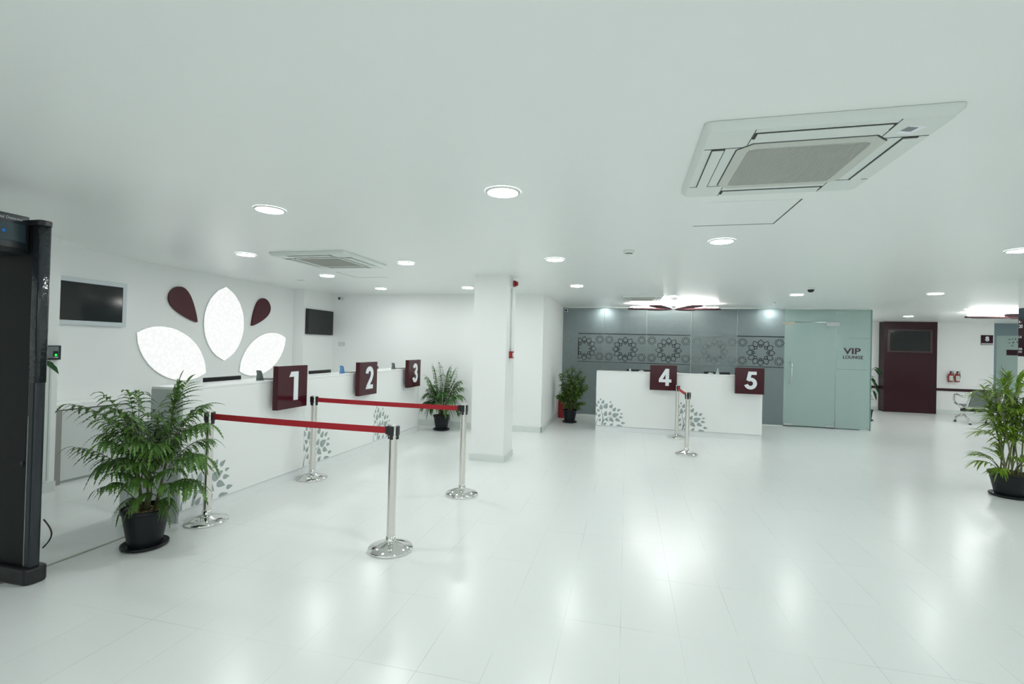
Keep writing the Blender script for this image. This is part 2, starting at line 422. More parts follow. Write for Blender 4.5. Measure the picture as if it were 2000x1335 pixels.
# ------------------------------------------------------------------ air conditioner cassettes
def rrect(cx, cy, w, h, r, n=6):
    p = []
    for sx, sy, a0 in ((1, 1, 0), (-1, 1, 90), (-1, -1, 180), (1, -1, 270)):
        for k in range(n + 1):
            a = radians(a0 + 90 * k / n); p.append((cx + sx * (w / 2 - r) + r * cos(a), cy + sy * (h / 2 - r) + r * sin(a)))
    return p
FZ = lambda a, b, d: (a, b, d)
def cassette(loc, label, rz=0, sticker=False):
    t = thing('ceiling_air_conditioner', label, 'air conditioner', loc, rz)
    H = .472
    m = MB()
    out = rrect(0, 0, .944, .944, .03); inn = rrect(0, 0, .90, .90, .03)
    n = len(out)
    m.add([(a, b, -.001) for a, b in out] + [(a, b, -.014) for a, b in out] + [(a, b, -.038) for a, b in inn],
          [(i, (i + 1) % n, n + (i + 1) % n, n + i) for i in range(n)] + [(n + i, n + (i + 1) % n, 2 * n + (i + 1) % n, 2 * n + i) for i in range(n)], True)
    m.add([(a, b, -.038) for a, b in inn], [tuple(range(n))])
    m.build('panel', ACW, t)
    # corner seams
    for i in (-1, 1):
        for j in (-1, 1):
            s = MB(); s.obox((i * .265, j * .36, -.0385), (.0012, 0, 0), (0, .085, 0), (0, 0, .0012))
            s.obox((i * .36, j * .265, -.0385), (.085, 0, 0), (0, .0012, 0), (0, 0, .0012))
            s.build('seam', GAP, t)
    for k in range(4):
        R = Matrix.Rotation(k * pi / 2, 4, 'Z')
        g = MB(); g.box(-.262, .262, .352, .412, -.0405, -.036)
        g.v = [tuple(R @ Vector(v)) for v in g.v]; go = g.build('air_slot', GAP, t)
        q = MB(); q.box(-.252, .252, .357, .408, -.046, -.040)
        q.v = [tuple(R @ Vector(v)) for v in q.v]; q.build('louvre', ACW, go, .002)
    c = .30; k = .06
    oct_ = [(-c + k, -c), (c - k, -c), (c, -c + k), (c, c - k), (c - k, c), (-c + k, c), (-c, c - k), (-c, -c + k)]
    MB().prism([(a * 1.015, b * 1.015) for a, b in oct_], FZ, -.0388, -.037).build('grille_gap', GAP, t)
    gr = MB().prism(oct_, FZ, -.044, -.038).build('grille', mat('ac_grille_rim', (.56, .585, .535), .5), t, .002)
    mesh = MB(); mesh.prism(rrect(0, 0, .50, .50, .04), FZ, -.0455, -.0435)
    x = -.245
    while x < .246:
        mesh.box(x - .0022, x + .0022, -.24, .24, -.0472, -.0445); x += .0108
    mesh.build('intake_mesh', ACG, gr)
    if sticker:
        st = MB(); st.obox((.345, -.335, -.0388), (.035, .012, 0), (-.012, .035, 0), (0, 0, .0006)); so = st.build('rating_sticker', WHITEP, t)
        bars = MB()
        for i in range(5): bars.obox((.318 + i * .009, -.350 + i * .003, -.0398), (.003, .001, 0), (-.006, .018, 0), (0, 0, .0005))
        bars.build('barcode', GREY, so)
    return t
cassette((.775, 2.63, CEIL), 'large square ceiling cassette air conditioner with beige intake grille, near the top right', sticker=True)
cassette((-3.39, 4.96, CEIL), 'smaller looking ceiling cassette air conditioner above the counter of desk 1, left of centre')
cassette((.25, 9.15, CEIL), 'ceiling cassette air conditioner seen edge on, touching the glow of the petal lamp').scale = (.76, .76, .9)
def hatch(x0, x1, y0, y1, label, sides):
    t = thing('ceiling_hatch', label, 'access hatch', ((x0 + x1) / 2, (y0 + y1) / 2, CEIL))
    w, h = (x1 - x0) / 2, (y1 - y0) / 2
    MB().box(-w, w, -h, h, -.0015, -.0005).build('hatch_panel', CEILM, t)
    g = MB(); g.box(-w, w, h, h + .012, -.002, -.0006)
    if sides > 0: g.box(w, w + .009, -h, h + .012, -.002, -.0006)
    else: g.box(-w - .009, -w, -h, h + .012, -.002, -.0006)
    g.build('shadow_gap', GAP, t)
hatch(.48, 1.045, 3.34, 3.94, 'square flush ceiling hatch with a thin dark gap, just beyond the large air conditioner', 1)
hatch(-3.93, -3.44, 5.88, 6.40, 'square flush ceiling hatch with a dark gap behind the smaller air conditioner', -1)

# ------------------------------------------------------------------ small ceiling devices
t = thing('smoke_detector', 'small white round smoke detector on the ceiling, left of the downlight by the hatch', 'smoke detector', (.0, 4.84, CEIL))
MB().lathe([(.055, -.0005), (.055, -.02), (.045, -.03)], n=28, cap0=False).build('base', ACW, t)
MB().lathe([(.034, -.0305), (.034, -.035), (.03, -.037)], n=28, cap0=False).build('sensing_slots', GAP, t)
MB().lathe([(.034, -.0372), (.028, -.048), (.01, -.052)], n=28, cap0=False).build('cap', ACW, t)
t = thing('dome_camera', 'small white dome camera with dark lens hanging from the ceiling above the glass', 'security camera', (2.59, 7.80, CEIL))
MB().lathe([(.058, -.0005), (.058, -.028), (.05, -.034)], n=28, cap0=False).build('housing', ACW, t)
MB().lathe([(.044, -.0345), (.04, -.055), (.025, -.07), (.002, -.075)], n=28, cap0=False).build('dome', BLACKG, t)
t = thing('fire_sprinkler', 'tiny ceiling sprinkler head just above the frosted glass wall', 'sprinkler', (2.71, 10.0, CEIL))
MB().lathe([(.035, -.0005), (.035, -.005), (.012, -.008), (.012, -.035)], n=20, cap0=False).build('body', CHROME, t)
MB().lathe([(.025, -.036), (.025, -.039)], n=20).build('deflector', CHROME, t)
t = thing('ceiling_vent_disc', 'tiny flat grey plate on the ceiling in front of the maroon drops', 'ceiling plate', (-5.05, 6.61, CEIL))
MB().box(-.07, .07, -.02, .02, -.004, -.0005).build('plate', SKIRT, t, .001)
MB().box(-.055, .055, -.010, .010, -.006, -.0042).build('slot', ACG, t)
def wallcam(loc, rz, label):
    t = thing('security_camera', label, 'security camera', loc, rz)
    MB().box(-.03, .03, -.004, .0, -.03, .03).build('bracket', ACW, t, .002)
    MB().tube([(0, -.004, 0), (0, -.03, -.01)], .01).build('arm', ACW, t)
    MB().box(-.035, .035, -.10, -.03, -.04, .025).build('housing', ACW, t, .006)
    MB().tube([(0, -.1005, -.008), (0, -.108, -.008)], .024, 16).build('camera_lens', BLACKG, t)
wallcam((-5.62, 8.628, 2.44), 0, 'small white security camera with black lens in the left rear ceiling corner')
wallcam((-1.40, 11.30, 2.44), 0, 'small dark tipped camera in the corner where side wall meets glass')

# ------------------------------------------------------------------ petal lamps
def petal_lamp(loc, label):
    t = thing('petal_ceiling_lamp', label, 'ceiling lamp', loc)
    for k, a in enumerate((0, 52, 128, 180, 232, 308)):
        ca, sa = cos(radians(a)), sin(radians(a))
        L = .86 if k % 3 == 0 else .68; W = .15 if k % 3 == 0 else .17
        pts = []
        N = 18
        for i in range(N + 1):
            q = i / N; r = .06 + L * q; wv = W * math.sqrt(max(0, 1 - (2 * max(q, .0) - 1) ** 2)) * (.45 + .75 * q) if 0 < q < 1 else 0
            pts.append((r, wv))
        poly = [(r, -wv) for r, wv in pts] + [(r, wv) for r, wv in reversed(pts[1:-1])]
        zt = .0 if k % 3 == 0 else .03
        fn = lambda u, v, d: (u * ca - v * sa, u * sa + v * ca, d + zt * u)
        p = MB().prism(poly, fn, -.125, -.100).build('petal', MAROONM, t, .004)
        MB().tube([fn(.5 * L, 0, -.100), fn(.5 * L, 0, -.03)], .011).build('hanger', GREY, p)
        g = MB(); g.prism([(.06 + (u - .06) * .9 + .03, v * .62) for u, v in poly], fn, -.085, -.070); g.build('glow_panel', GLOWM, p)
    MB().lathe([(.14, -.0005), (.14, -.05), (.11, -.075)], n=28, cap0=False).build('ceiling_mount', GREY, t)
    return t
petal_lamp((.92, 10.40, CEIL), 'maroon petal ceiling lamp glowing white above desks 4 and 5')
petal_lamp((7.8, 12.0, CEIL), 'maroon petal ceiling lamp at the far right, partly behind the right column')

# ------------------------------------------------------------------ digits
def arc(cx, cy, r, a0, a1, n=18, ry=None):
    ry = ry or r
    return [(cx + r * cos(radians(a0 + (a1 - a0) * k / n)), cy + ry * sin(radians(a0 + (a1 - a0) * k / n))) for k in range(n + 1)]
def digit(mb, d, fn, z0, z1):
    cnt = [0]
    def P(pts): cnt[0] += 1; mb.prism(pts, fn, z0, z1 + .0006 * cnt[0])
    def R(pts, w=.205): cnt[0] += 1; mb.ribbon(pts, w, fn, z0, z1 + .0006 * cnt[0])
    if d == '1': P([(.27, 0), (.49, 0), (.49, 1), (.27, 1)]); P([(.03, .82), (.27, .82), (.27, 1), (.12, 1)])
    if d == '2':
        R(arc(.31, .685, .222, 178, -22)); R([(.516, .60), (.44, .44), (.13, .08)], .19); P([(0, 0), (.60, 0), (.60, .18), (.10, .18)])
    if d == '3':
        R(arc(.29, .725, .185, 165, -88)); R(arc(.29, .285, .215, 92, -168, 22)); P([(.22, .45), (.34, .45), (.34, .60), (.22, .60)])
    if d == '4':
        P([(.37, 0), (.57, 0), (.57, 1), (.37, 1)]); P([(0, .20), (.70, .20), (.70, .38), (0, .38)])
        P([(0, .38), (.21, .38), (.57, 1), (.37, 1)])
    if d == '5':
        P([(.20, .82), (.60, .82), (.60, 1), (.17, 1)]); P([(.17, 1), (.07, .50), (.25, .46), (.36, .95)])
        R(arc(.29, .325, .235, 128, -165, 24))
    if d == '8':
        R(arc(.3, .74, .17, 0, 360, 24)); R(arc(.3, .29, .205, 0, 360, 24))
    return mb

def desk_sign(d, loc, rz, label):
    """local: face in xz plane looking to -y, origin at centre of the face's foot"""
    t = thing('counter_number_sign', label, 'number sign', loc, rz)
    MB().box(-.235, .235, 0.0, .062, 0, .458).build('sign_panel', MAROON, t, .003)
    MB().box(-.16, .16, .0622, .104, .05, .28).build('mounting_block', GREY, t)
    h = .31
    fn = lambda a, b_, dd: (-.088 + a * h + .01, -dd, .085 + b_ * h)
    digit(MB(), d, fn, 0.0005, .006).build('numeral', WHITEP, t)
    return t
# left counter faces +X: rotate local -y to +x  => rz = +90deg
for d, y, lab in (('1', 4.505, 'square maroon sign with white numeral one, nearest on the long left counter'),
                  ('2', 6.065, 'square maroon sign with white numeral two, middle of the long left counter'),
                  ('3', 7.565, 'square maroon sign with white numeral three, beside the potted palm')):
    desk_sign(d, (-3.50, y, .829), pi / 2, lab)
desk_sign('4', (.662, 9.17, .826), 0, 'square maroon sign with white numeral 4 on the counter before the glass')
desk_sign('5', (2.112, 9.17, .826), 0, 'square maroon sign with white numeral 5 at the right end of the counter')

# ------------------------------------------------------------------ leaf tree print
VL = [(128, 328, 50, 28, 90), (90, 380, 68, 38, 100), (176, 378, 85, 55, 72), (316, 382, 46, 30, 60), (50, 435, 80, 52, 100), (140, 475, 108, 68, 93),
 (232, 455, 115, 80, 68), (332, 460, 90, 62, 58), (393, 522, 88, 60, 58), (475, 535, 76, 44, 36), (85, 538, 66, 46, 138), (528, 608, 54, 30, 12),
 (418, 630, 136, 86, 22), (228, 600, 108, 68, 76), (313, 597, 88, 56, 66), (112, 635, 74, 46, 56), (518, 675, 78, 44, -6), (258, 728, 74, 46, -42),
 (345, 728, 108, 72, -42), (460, 728, 106, 62, -26), (122, 722, 64, 42, 72), (560, 783, 78, 42, 0), (220, 797, 76, 48, 48), (347, 812, 76, 50, 50),
 (492, 836, 110, 46, 0), (46, 600, 84, 50, 80)]
def tree_print(mb, fn):
    K = 1 / 1010.0
    def tr(X, Y): return ((X - 42) * K, (825 + (X - 42) * .055 - Y) * K)
    def clip(poly):
        for ax in (0, 1):
            out = []
            for i in range(len(poly)):
                a, b_ = poly[i], poly[(i + 1) % len(poly)]
                if a[ax] >= .004: out.append(a)
                if (a[ax] >= .004) != (b_[ax] >= .004):
                    q = (.004 - a[ax]) / (b_[ax] - a[ax]); out.append((a[0] + q * (b_[0] - a[0]), a[1] + q * (b_[1] - a[1])))
            poly = out
            if len(poly) < 3: return []
        return poly
    for X, Y, L, W, an in VL:
        cx, cy = tr(X, Y); L *= K; W *= K; a = radians(an); N = 10; up = []; dn = []
        for i in range(N + 1):
            q = i / N
            # teardrop: round foot, pointed tip
            wv = W / 2 * 1.12 * math.sin(pi * q ** .62) ** .8 * (1 - .25 * q) if 0 < q < 1 else 0
            up.append((-L / 2 + L * q, wv)); dn.append((-L / 2 + L * q, -wv))
        poly = [(cx + u * cos(a) - v * sin(a), cy + u * sin(a) + v * cos(a)) for u, v in dn + up[-2:0:-1]]
        poly = clip(poly)
        if poly: mb.prism(poly, fn, 0, .0012)
    def st(pts, w):
        pts = [tr(*p) for p in pts]; mb.ribbon(pts, [x * K for x in w], fn, 0, .0012)
    st([(160, 822), (172, 770), (183, 715), (175, 660), (160, 600), (148, 540)], [26, 26, 24, 18, 13, 9])
    st([(178, 760), (215, 712), (270, 682), (345, 658)], [20, 13, 11, 9])
    st([(52, 822), (52, 780), (68, 730), (90, 685)], [16, 14, 10, 7])
    return mb

# ------------------------------------------------------------------ service counters
def counter(loc, rz, W, label, left_end, right_end, group):
    """local: front face at y=0 facing -y, running +x from 0 to W"""
    t = thing('service_counter', label, 'counter', loc, rz)
    MB().box(.0015, W - .0015, 0, .03, .10, 1.115).build('front_panel', LAM, t, .0015)
    MB().box(.0015, W - .0015, .012, .03, 0, .094).build('plinth', PLINTH, t)
    MB().box(.001, W - .001, -.004, .335, 1.116, 1.136).build('transaction_top', LAM, t, .002)
    MB().box(.02, W - .02, .031, .64, .80, .83).build('desk_top', LAM, t, .002)
    for side, f in ((0, left_end), (1, right_end)):
        if not f: continue
        x0, x1 = (.0, .0185) if side == 0 else (W - .0185, W)
        prof = [(.031, 0), (.645, 0), (.645, .835), (.335, .835), (.335, 1.115), (.031, 1.115)]
        MB().prism(prof, lambda a, b_, d: (d, a, b_), x0, x1).build('side_panel', LAMG if side == 0 else LAM, t)  # left end painted grey for the shade on it
    MB().box(.03, W - .03, .30, .315, .831, 1.114).build('back_board', LAMG, t)
    MB().prism([(0, 0), (1, 0), (1, 1), (0, 1)], lambda a, b_, d: (.02 + a * (W - .04), .55 + d, .08 + b_ * .70), 0, .02).build('modesty_panel', LAMG, t)
    tree_print(MB(), lambda a, b_, d: (a + .003, -.0004 - d, b_ + .101)).build('leaf_tree_print', VINE, t)
    return t
# local +x -> world +y, local -y -> world +x : rz=90deg
cs = [(3.28, 1.57, 'desk 1 unit of the long white counter, leaf tree print beside the big potted fern', True, False),
      (4.85, 1.575, 'desk 2 unit, middle of the long white counter, leaf print behind the second stanchion', False, False),
      (6.425, 1.575, 'desk 3 unit, far end of the long white counter near the potted palm', False, True)]
for y, W, lab, le, re in cs:
    counter((-3.61, y, 0), pi / 2, W, lab, le, re, None)
counter((-.55, 9.28, 0), 0, 1.45, 'left half of the white counter before the glass, carrying sign 4', True, False, None)
counter((.90, 9.28, 0), 0, 1.45, 'right half of the white counter before the glass, carrying sign 5', False, True, None)

# monitors behind the ledges
def monitor(loc, rz, label, w=.46):
    t = thing('computer_monitor', label, 'monitor', loc, rz)
    MB().box(-w / 2, w / 2, -.012, .012, .06, .34).build('screen_housing', BLACK, t, .004)
    MB().box(-w / 2 + .015, w / 2 - .015, .0125, .014, .08, .325).build('screen', BLACKG, t)
    MB().box(-.02, .02, -.035, -.0125, .02, .20).build('stand_neck', BLACK, t)
    MB().box(-.10, .10, -.07, .06, .0, .015).build('stand_foot', BLACK, t, .003)
    return t
monitor((-4.03, 4.11, .83), pi / 2, 'black monitor top showing behind the ledge of desk 1')
monitor((-4.03, 5.72, .83), pi / 2, 'black monitor top showing behind the ledge of desk 2, left of sign 2', .46)
monitor((-4.03, 7.05, .83), pi / 2, 'black monitor mostly hidden behind sign 2, top edge peeking out right', .44)
monitor((.235, 9.72, .83), 0, 'black monitor top behind the counter ledge, immediately left of the sign reading four')
monitor((1.665, 9.72, .83), 0, 'black monitor top behind the counter ledge between signs 4 and 5')

# fin shaped holders and flat pads on the ledges
def fin_holder(loc, rz, m, label):
    t = thing('pen_holder', label, 'pen holder', loc, rz)
    MB().lathe([(.038, .0), (.038, .006), (.03, .009)], n=20).build('foot', m, t)
    b = MB(); N = 12; vs = []
    for k in range(N + 1):
        q = k / N; a = -.55 + 1.1 * q
        h = .030 + .075 * q ** 1.6 if q < .86 else .105 - .25 * (q - .86)
        vs.append((-.055 + .08 * q + 0.01, h))
    poly = [(-.04, .0095)] + [(x, h + .0) for x, h in [(-.036, .03), (-.030, .062), (-.040, .100), (-.026, .106), (.0, .098), (.014, .075), (.022, .045), (.034, .02)]] + [(.036, .0095)]
    b.prism(poly, lambda a, c, d: (a, d, c), -.018, .018)
    b.build('fin', m, t, .006, 3)
    return t
LEDGE = 1.136
fin_holder((-3.72, 4.27, LEDGE), pi / 2, GREYF, 'smoky grey fin shaped holder on the ledge of desk 1')
fin_holder((-3.72, 5.76, LEDGE), pi / 2, CLEARF, 'blue fin shaped holder on the ledge of desk 2')
fin_holder((-3.72, 7.22, LEDGE), pi / 2, GREYF, 'grey fin shaped holder on the ledge between signs 2 and 3')
def pad(loc, rz, label):
    t = thing('leaflet_tray', label, 'tray', loc, rz)
    MB().box(-.11, .11, -.075, .075, 0, .006).build('tray_base', GREY, t, .002)
    MB().box(-.095, .095, -.06, .06, .0062, .014).build('leaflet', SATIN, t)
    return t
pad((-3.73, 4.47, LEDGE), pi / 2, 'flat dark leaflet tray right of the smoky holder on desk 1')
pad((-3.73, 6.00, LEDGE), pi / 2, 'flat dark leaflet tray right of the blue holder on desk 2')
pad((-3.73, 7.47, LEDGE), pi / 2, 'flat dark leaflet tray between the last grey holder and sign 3')
t = thing('eyeglasses', 'black framed eyeglasses on a beige case behind the left edge of sign 2', 'eyeglasses', (-3.76, 6.42, LEDGE), pi / 2)
MB().box(-.05, .05, -.03, .03, 0, .025).build('case', BEIGE, t, .006)
MB().tube([(-.07, 0, .012), (-.055, 0, .045), (-.03, 0, .05), (0, 0, .035), (.03, 0, .055), (.055, 0, .05), (.07, 0, .03)], .005, 8).build('frame', BLACK, t)
t = thing('small_dispenser', 'small pale conical dispenser in front of the monitor left of sign 5', 'dispenser', (1.64, 9.50, LEDGE))
MB().lathe([(.035, 0), (.032, .02), (.014, .055), (.009, .075), (.009, .09)], n=20).build('body', WHITEF, t)
MB().lathe([(.012, .0902), (.012, .10), (.004, .105)], n=14).build('cap', WHITEP, t)
t = thing('small_dispenser', 'small pale dispenser at the left end of the monitor behind sign 4', 'dispenser', (.07, 9.50, LEDGE))
MB().lathe([(.02, 0), (.02, .035), (.008, .05)], n=20).build('body', WHITEF, t)
MB().lathe([(.009, .0502), (.009, .06)], n=14).build('cap', WHITEP, t)
t = thing('computer_mouse', 'small grey rounded mouse on the ledge left of sign 4', 'mouse', (.28, 9.50, LEDGE))
MB().prism([(-.05, 0), (.05, 0), (.045, .018), (.02, .03), (-.015, .03), (-.045, .016)], lambda a, c, d: (a, d, c), -.028, .028).build('shell', SATIN, t, .006, 3)
MB().lathe([(.005, .0302), (.005, .034)], n=10).build('scroll_wheel', BLACK, t)
t = thing('computer_mouse', 'small grey rounded mouse on the ledge left of the conical dispenser', 'mouse', (1.52, 9.50, LEDGE))
MB().prism([(-.05, 0), (.05, 0), (.045, .018), (.02, .03), (-.015, .03), (-.045, .016)], lambda a, c, d: (a, d, c), -.028, .028).build('shell', SATIN, t, .006, 3)
MB().lathe([(.005, .0302), (.005, .034)], n=10).build('scroll_wheel', BLACK, t)

# ------------------------------------------------------------------ stanchions
def stanchion(loc, label, belt=None, group=None):
    """belt: (length, rz) of an extended red belt"""
    t = thing('queue_stanchion', label, 'stanchion', loc)
    MB().lathe([(.163, 0), (.166, .004), (.166, .016), (.162, .022), (.10, .045), (.045, .063), (.034, .066)], n=56).build('base', CHROME, t)
    MB().lathe([(.037, .066), (.037, .10), (.032, .103)], n=32, cap0=False).build('collar', CHROME, t)
    MB().lathe([(.0315, .10), (.0315, .875)], n=32).build('post', STEEL, t)
    hd = MB().lathe([(.0335, .850), (.0335, .928), (.031, .932)], n=32).build('head', STEEL, t)
    MB().lathe([(.0355, .9325), (.0355, .938), (.033, .941)], n=32).build('cap', CHROME, t)
    for k in range(4):
        a = k * pi / 2; R = Matrix.Rotation(a, 4, 'Z')
        m = MB(); m.box(.030, .042, -.019, .019, .862, .930); m.box(.030, .040, -.013, .013, .832, .862)
        m.v = [tuple(R @ Vector(v)) for v in m.v]; m.build('belt_clip', BLACK, t, .002)
    if belt:
        L, rz, sag = belt; R = Matrix.Rotation(rz, 4, 'Z')
        m = MB(); N = 28; vs = []; fs = []
        for k in range(N + 1):
            q = k / N; x = .047 + (L - .094) * q; z = .895 - sag * 4 * q * (1 - q)
            for yy, dz in ((-.0012, -.0245), (.0012, -.0245), (.0012, .0245), (-.0012, .0245)): vs.append(R @ Vector((x, yy, z + dz)))
        for k in range(N):
            for j in range(4):
                jj = (j + 1) % 4; fs.append((k * 4 + j, k * 4 + jj, (k + 1) * 4 + jj, (k + 1) * 4 + j))
        m.add(vs, fs); bo = m.build('belt', REDB, t)
        e = MB(); e.box(L - .064, L - .0475, -.010, .010, .865, .925); e.v = [tuple(R @ Vector(v)) for v in e.v]; e.build('belt_end', BLACK, bo)
    return t
S1, S2, S3, S4 = (-3.44, 3.385), (-3.44, 4.79), (-1.70, 3.33), (-1.64, 4.765)
def between(a, b): return math.hypot(b[0] - a[0], b[1] - a[1]), math.atan2(b[1] - a[1], b[0] - a[0])
L, a = between(S1, S3); stanchion((*S1, 0), 'steel queue post beside the big fern, its red belt stretched to the right', (L, a, .004))
L, a = between(S2, S4); stanchion((*S2, 0), 'steel queue post below sign 1 against the counter, with a red belt', (L, a, .004))
stanchion((*S3, 0), 'steel queue post nearest the camera, receiving the front red belt')
stanchion((*S4, 0), 'steel queue post left of the white column, receiving the rear red belt')
S5, S6 = (.909, 7.65), (.90, 9.055)
L, a = between(S6, S5); stanchion((*S6, 0), 'steel queue post standing right under sign 4, with a short looking red belt', (L, a, .015))
stanchion((*S5, 0), 'steel queue post in front of the counter with signs 4 and 5')

# ------------------------------------------------------------------ wall logo
FXp = lambda x: (lambda a, b_, d: (x + d, a, b_))
def vesica(p, q, w, n=16):
    (x0, y0), (x1, y1) = p, q; L = math.hypot(x1 - x0, y1 - y0); ux, uy = (x1 - x0) / L, (y1 - y0) / L; nx, ny = -uy, ux
    R = (L * L / 4 + w * w) / (2 * w); out = []
    for s in (1, -1):
        for k in range(n):
            t_ = (k / n) * L if s == 1 else L - (k / n) * L
            h = math.sqrt(max(0, R * R - (t_ - L / 2) ** 2)) - (R - w)
            h = w * (max(0, h / w)) ** .92
            out.append((x0 + ux * t_ + s * nx * h, y0 + uy * t_ + s * ny * h))
    return out
def lit_petal(p, q, w, label):
    cy = (p[0] + q[0]) / 2; t = thing('backlit_petal_panel', label, 'illuminated wall sign', (-6.05, cy, 0))
    P = [(a - cy, b_) for a, b_ in vesica(p, q, w)]
    MB().prism(P, FXp(0.0), .001, .016).build('light_box', ACW, t)
    Q = [(a - cy, b_) for a, b_ in vesica(p, q, w * .985)]
    MB().prism(Q, FXp(0.0), .0165, .022).build('diffuser', LOGOL, t)
lit_petal((4.80, 1.612), (5.84, 1.055), .325, 'white backlit petal at the lower left of the wall logo')
lit_petal((6.155, 2.363), (6.165, 1.228), .378, 'white backlit petal upright in the centre of the wall logo')
lit_petal((7.52, 1.606), (6.475, 1.048), .315, 'white backlit petal at the lower right of the wall logo')
def drop(tip, cen, r, label):
    d = math.hypot(cen[0] - tip[0], cen[1] - tip[1]); L = d + r; ux, uy = (cen[0] - tip[0]) / d, (cen[1] - tip[1]) / d
    N = 40; up = []; dn = []
    for k in range(N + 1):
        q = .5 - .5 * cos(pi * k / N); hw = r * q ** .82 * math.sqrt(max(0, 1 - q ** 3.2)) / .647
        up.append((tip[0] + ux * L * q - uy * hw, tip[1] + uy * L * q + ux * hw)); dn.append((tip[0] + ux * L * q + uy * hw, tip[1] + uy * L * q - ux * hw))
    pts = dn + up[-2:0:-1]
    o = MB().prism([(y - tip[0], z) for y, z in pts], FXp(0), .001, .03).build('maroon_drop_panel', MAROONM)
    o.location = (-6.05, tip[0], 0)
    return tag(o, label, 'wall sign')
drop((5.665, 1.790), (5.385, 2.095), .172, 'maroon drop shape on the logo wall, left of the upright petal')
drop((6.70, 1.790), (6.945, 2.10), .168, 'maroon drop shape on the logo wall, right of the upright petal')

# ------------------------------------------------------------------ screens on walls
def tv(loc, rz, w, h, bez, m, label, inset=False):
    t = thing('wall_television', label, 'television', loc, rz)
    MB().box(-w / 2, w / 2, -.05, -.001, -h / 2, h / 2).build('housing', m, t, .004)
    MB().box(-w / 2 + bez, w / 2 - bez, -.0525, -.0502, -h / 2 + bez, h / 2 - bez).build('screen', BLACKG, t)
    MB().box(-w / 2 + bez - .006, w / 2 - bez + .006, -.0515, -.0500, -h / 2 + bez - .006, h / 2 - bez + .006).build('screen_edge', BLACK, t)
    return t
tv((-5.95, 4.02, 1.932), pi / 2, 1.08, .52, .055, TVB, 'television with pale silver frame on the left wall above the cabinets')
tv((-5.82, 8.17, 1.93), pi / 2, .80, .475, .018, BLACK, 'small black television on the corner pier right of the logo')
# maroon block with recessed screen
mb = thing('maroon_media_wall', 'tall maroon wall block with a recessed screen, right of the frosted glass', 'display wall', (0, 15.55, 0))
m = MB(); m.box(7.04, 8.30, .03, .298, 0, CEIL - .002); m.box(7.04, 7.10, 0, .029, 0, CEIL - .002); m.box(8.215, 8.30, 0, .029, 0, CEIL - .002)
m.box(7.10, 8.215, 0, .029, 0, 1.655); m.box(7.10, 8.215, 0, .029, 2.32, CEIL - .002)
m.build('cladding', MAROONP, mb)
m = MB(); m.box(7.11, 8.205, .001, .029, 2.275, 2.31); m.box(7.11, 8.205, .001, .029, 1.665, 1.715); m.box(7.11, 7.18, .001, .029, 1.715, 2.275); m.box(8.14, 8.205, .001, .029, 1.715, 2.275)
m.build('screen_surround', mat('maroon_grey_trim', (.050, .022, .026), .3), mb, .003)
MB().box(7.181, 8.139, .012, .029, 1.716, 2.274).build('screen', BLACKG, mb)

# ------------------------------------------------------------------ cabinets at the left wall
cx0 = -5.72
for k, (y0, y1, lab) in enumerate(((3.78, 4.21, 'white low cabinet under the silver television, nearest the wall end'), (4.212, 4.76, 'white low cabinet next in the row, behind the fern leaves'),
                        (4.762, 5.32, 'white low cabinet last in the row, hidden behind the counter end'))):
    t = thing('low_cabinet', lab, 'cabinet', (cx0, y0, 0))
    W = y1 - y0
    MB().box(-.20, -.02, 0, W, .0, .764).build('carcass', LAMG, t)
    MB().box(-.0195, 0, .003, W - .003, .03, .764).build('door', LAMD, t, .001)
    MB().box(-.03, -.0205, 0.004, W - .004, .0, .028).build('kick_board', LAM, t)
o = MB().box(-5.945, -5.70, 3.655, 5.32, .777, .836).build('worktop', LAM, None, .003); tag(o, 'long white worktop lying over the low cabinets at the left wall', 'worktop')
o = MB().box(-5.74, -5.695, 3.715, 3.777, 0, .770).build('edge_post', STRIP); tag(o, 'grey brown edge post closing the low cabinet row at the wall end', 'edge post')

# fingerprint reader and trunking on the wall end
t = thing('fingerprint_reader', 'black fingerprint reader with green light on the wall end behind the detector', 'access reader', (XL, 3.54, 1.38), 0)
MB().box(.001, .04, -.075, .075, -.072, .072).build('body', BLACK, t, .006)
MB().box(.0402, .042, -.06, .05, -.052, .058).build('face', GREY, t)
w_ = MB().box(.0422, .046, .005, .045, -.04, .015).build('sensor_window', BLACKG, t)
MB().box(.0462, .047, .015, .035, -.035, -.012).build('sensor_light', GREENL, w_)
MB().box(.0422, .043, .01, .045, -.049, -.044).build('status_mark', WHITEP, t)
t = thing('cable_trunking', 'white vertical cable trunking below the fingerprint reader', 'cable trunking', (XL, 3.52, 0))
MB().box(.015, .035, -.03, .0, .12, 1.305).build('duct', ACW, t, .002)
MB().box(.015, .03, .012, .03, .12, 1.305).build('conduit', ACW, t, .002)
t = thing('wall_plate', 'pale rectangular blank plate on the rear wall beside the small television', 'wall plate', (-5.60, 8.629, 1.52))
MB().box(-.07, .07, -.012, -.001, -.04, .04).build('plate', mat('plate_grey', (.62, .66, .64), .4), t, .002)
MB().box(-.02, .02, -.014, -.0122, -.02, .02).build('rocker', ACW, t)

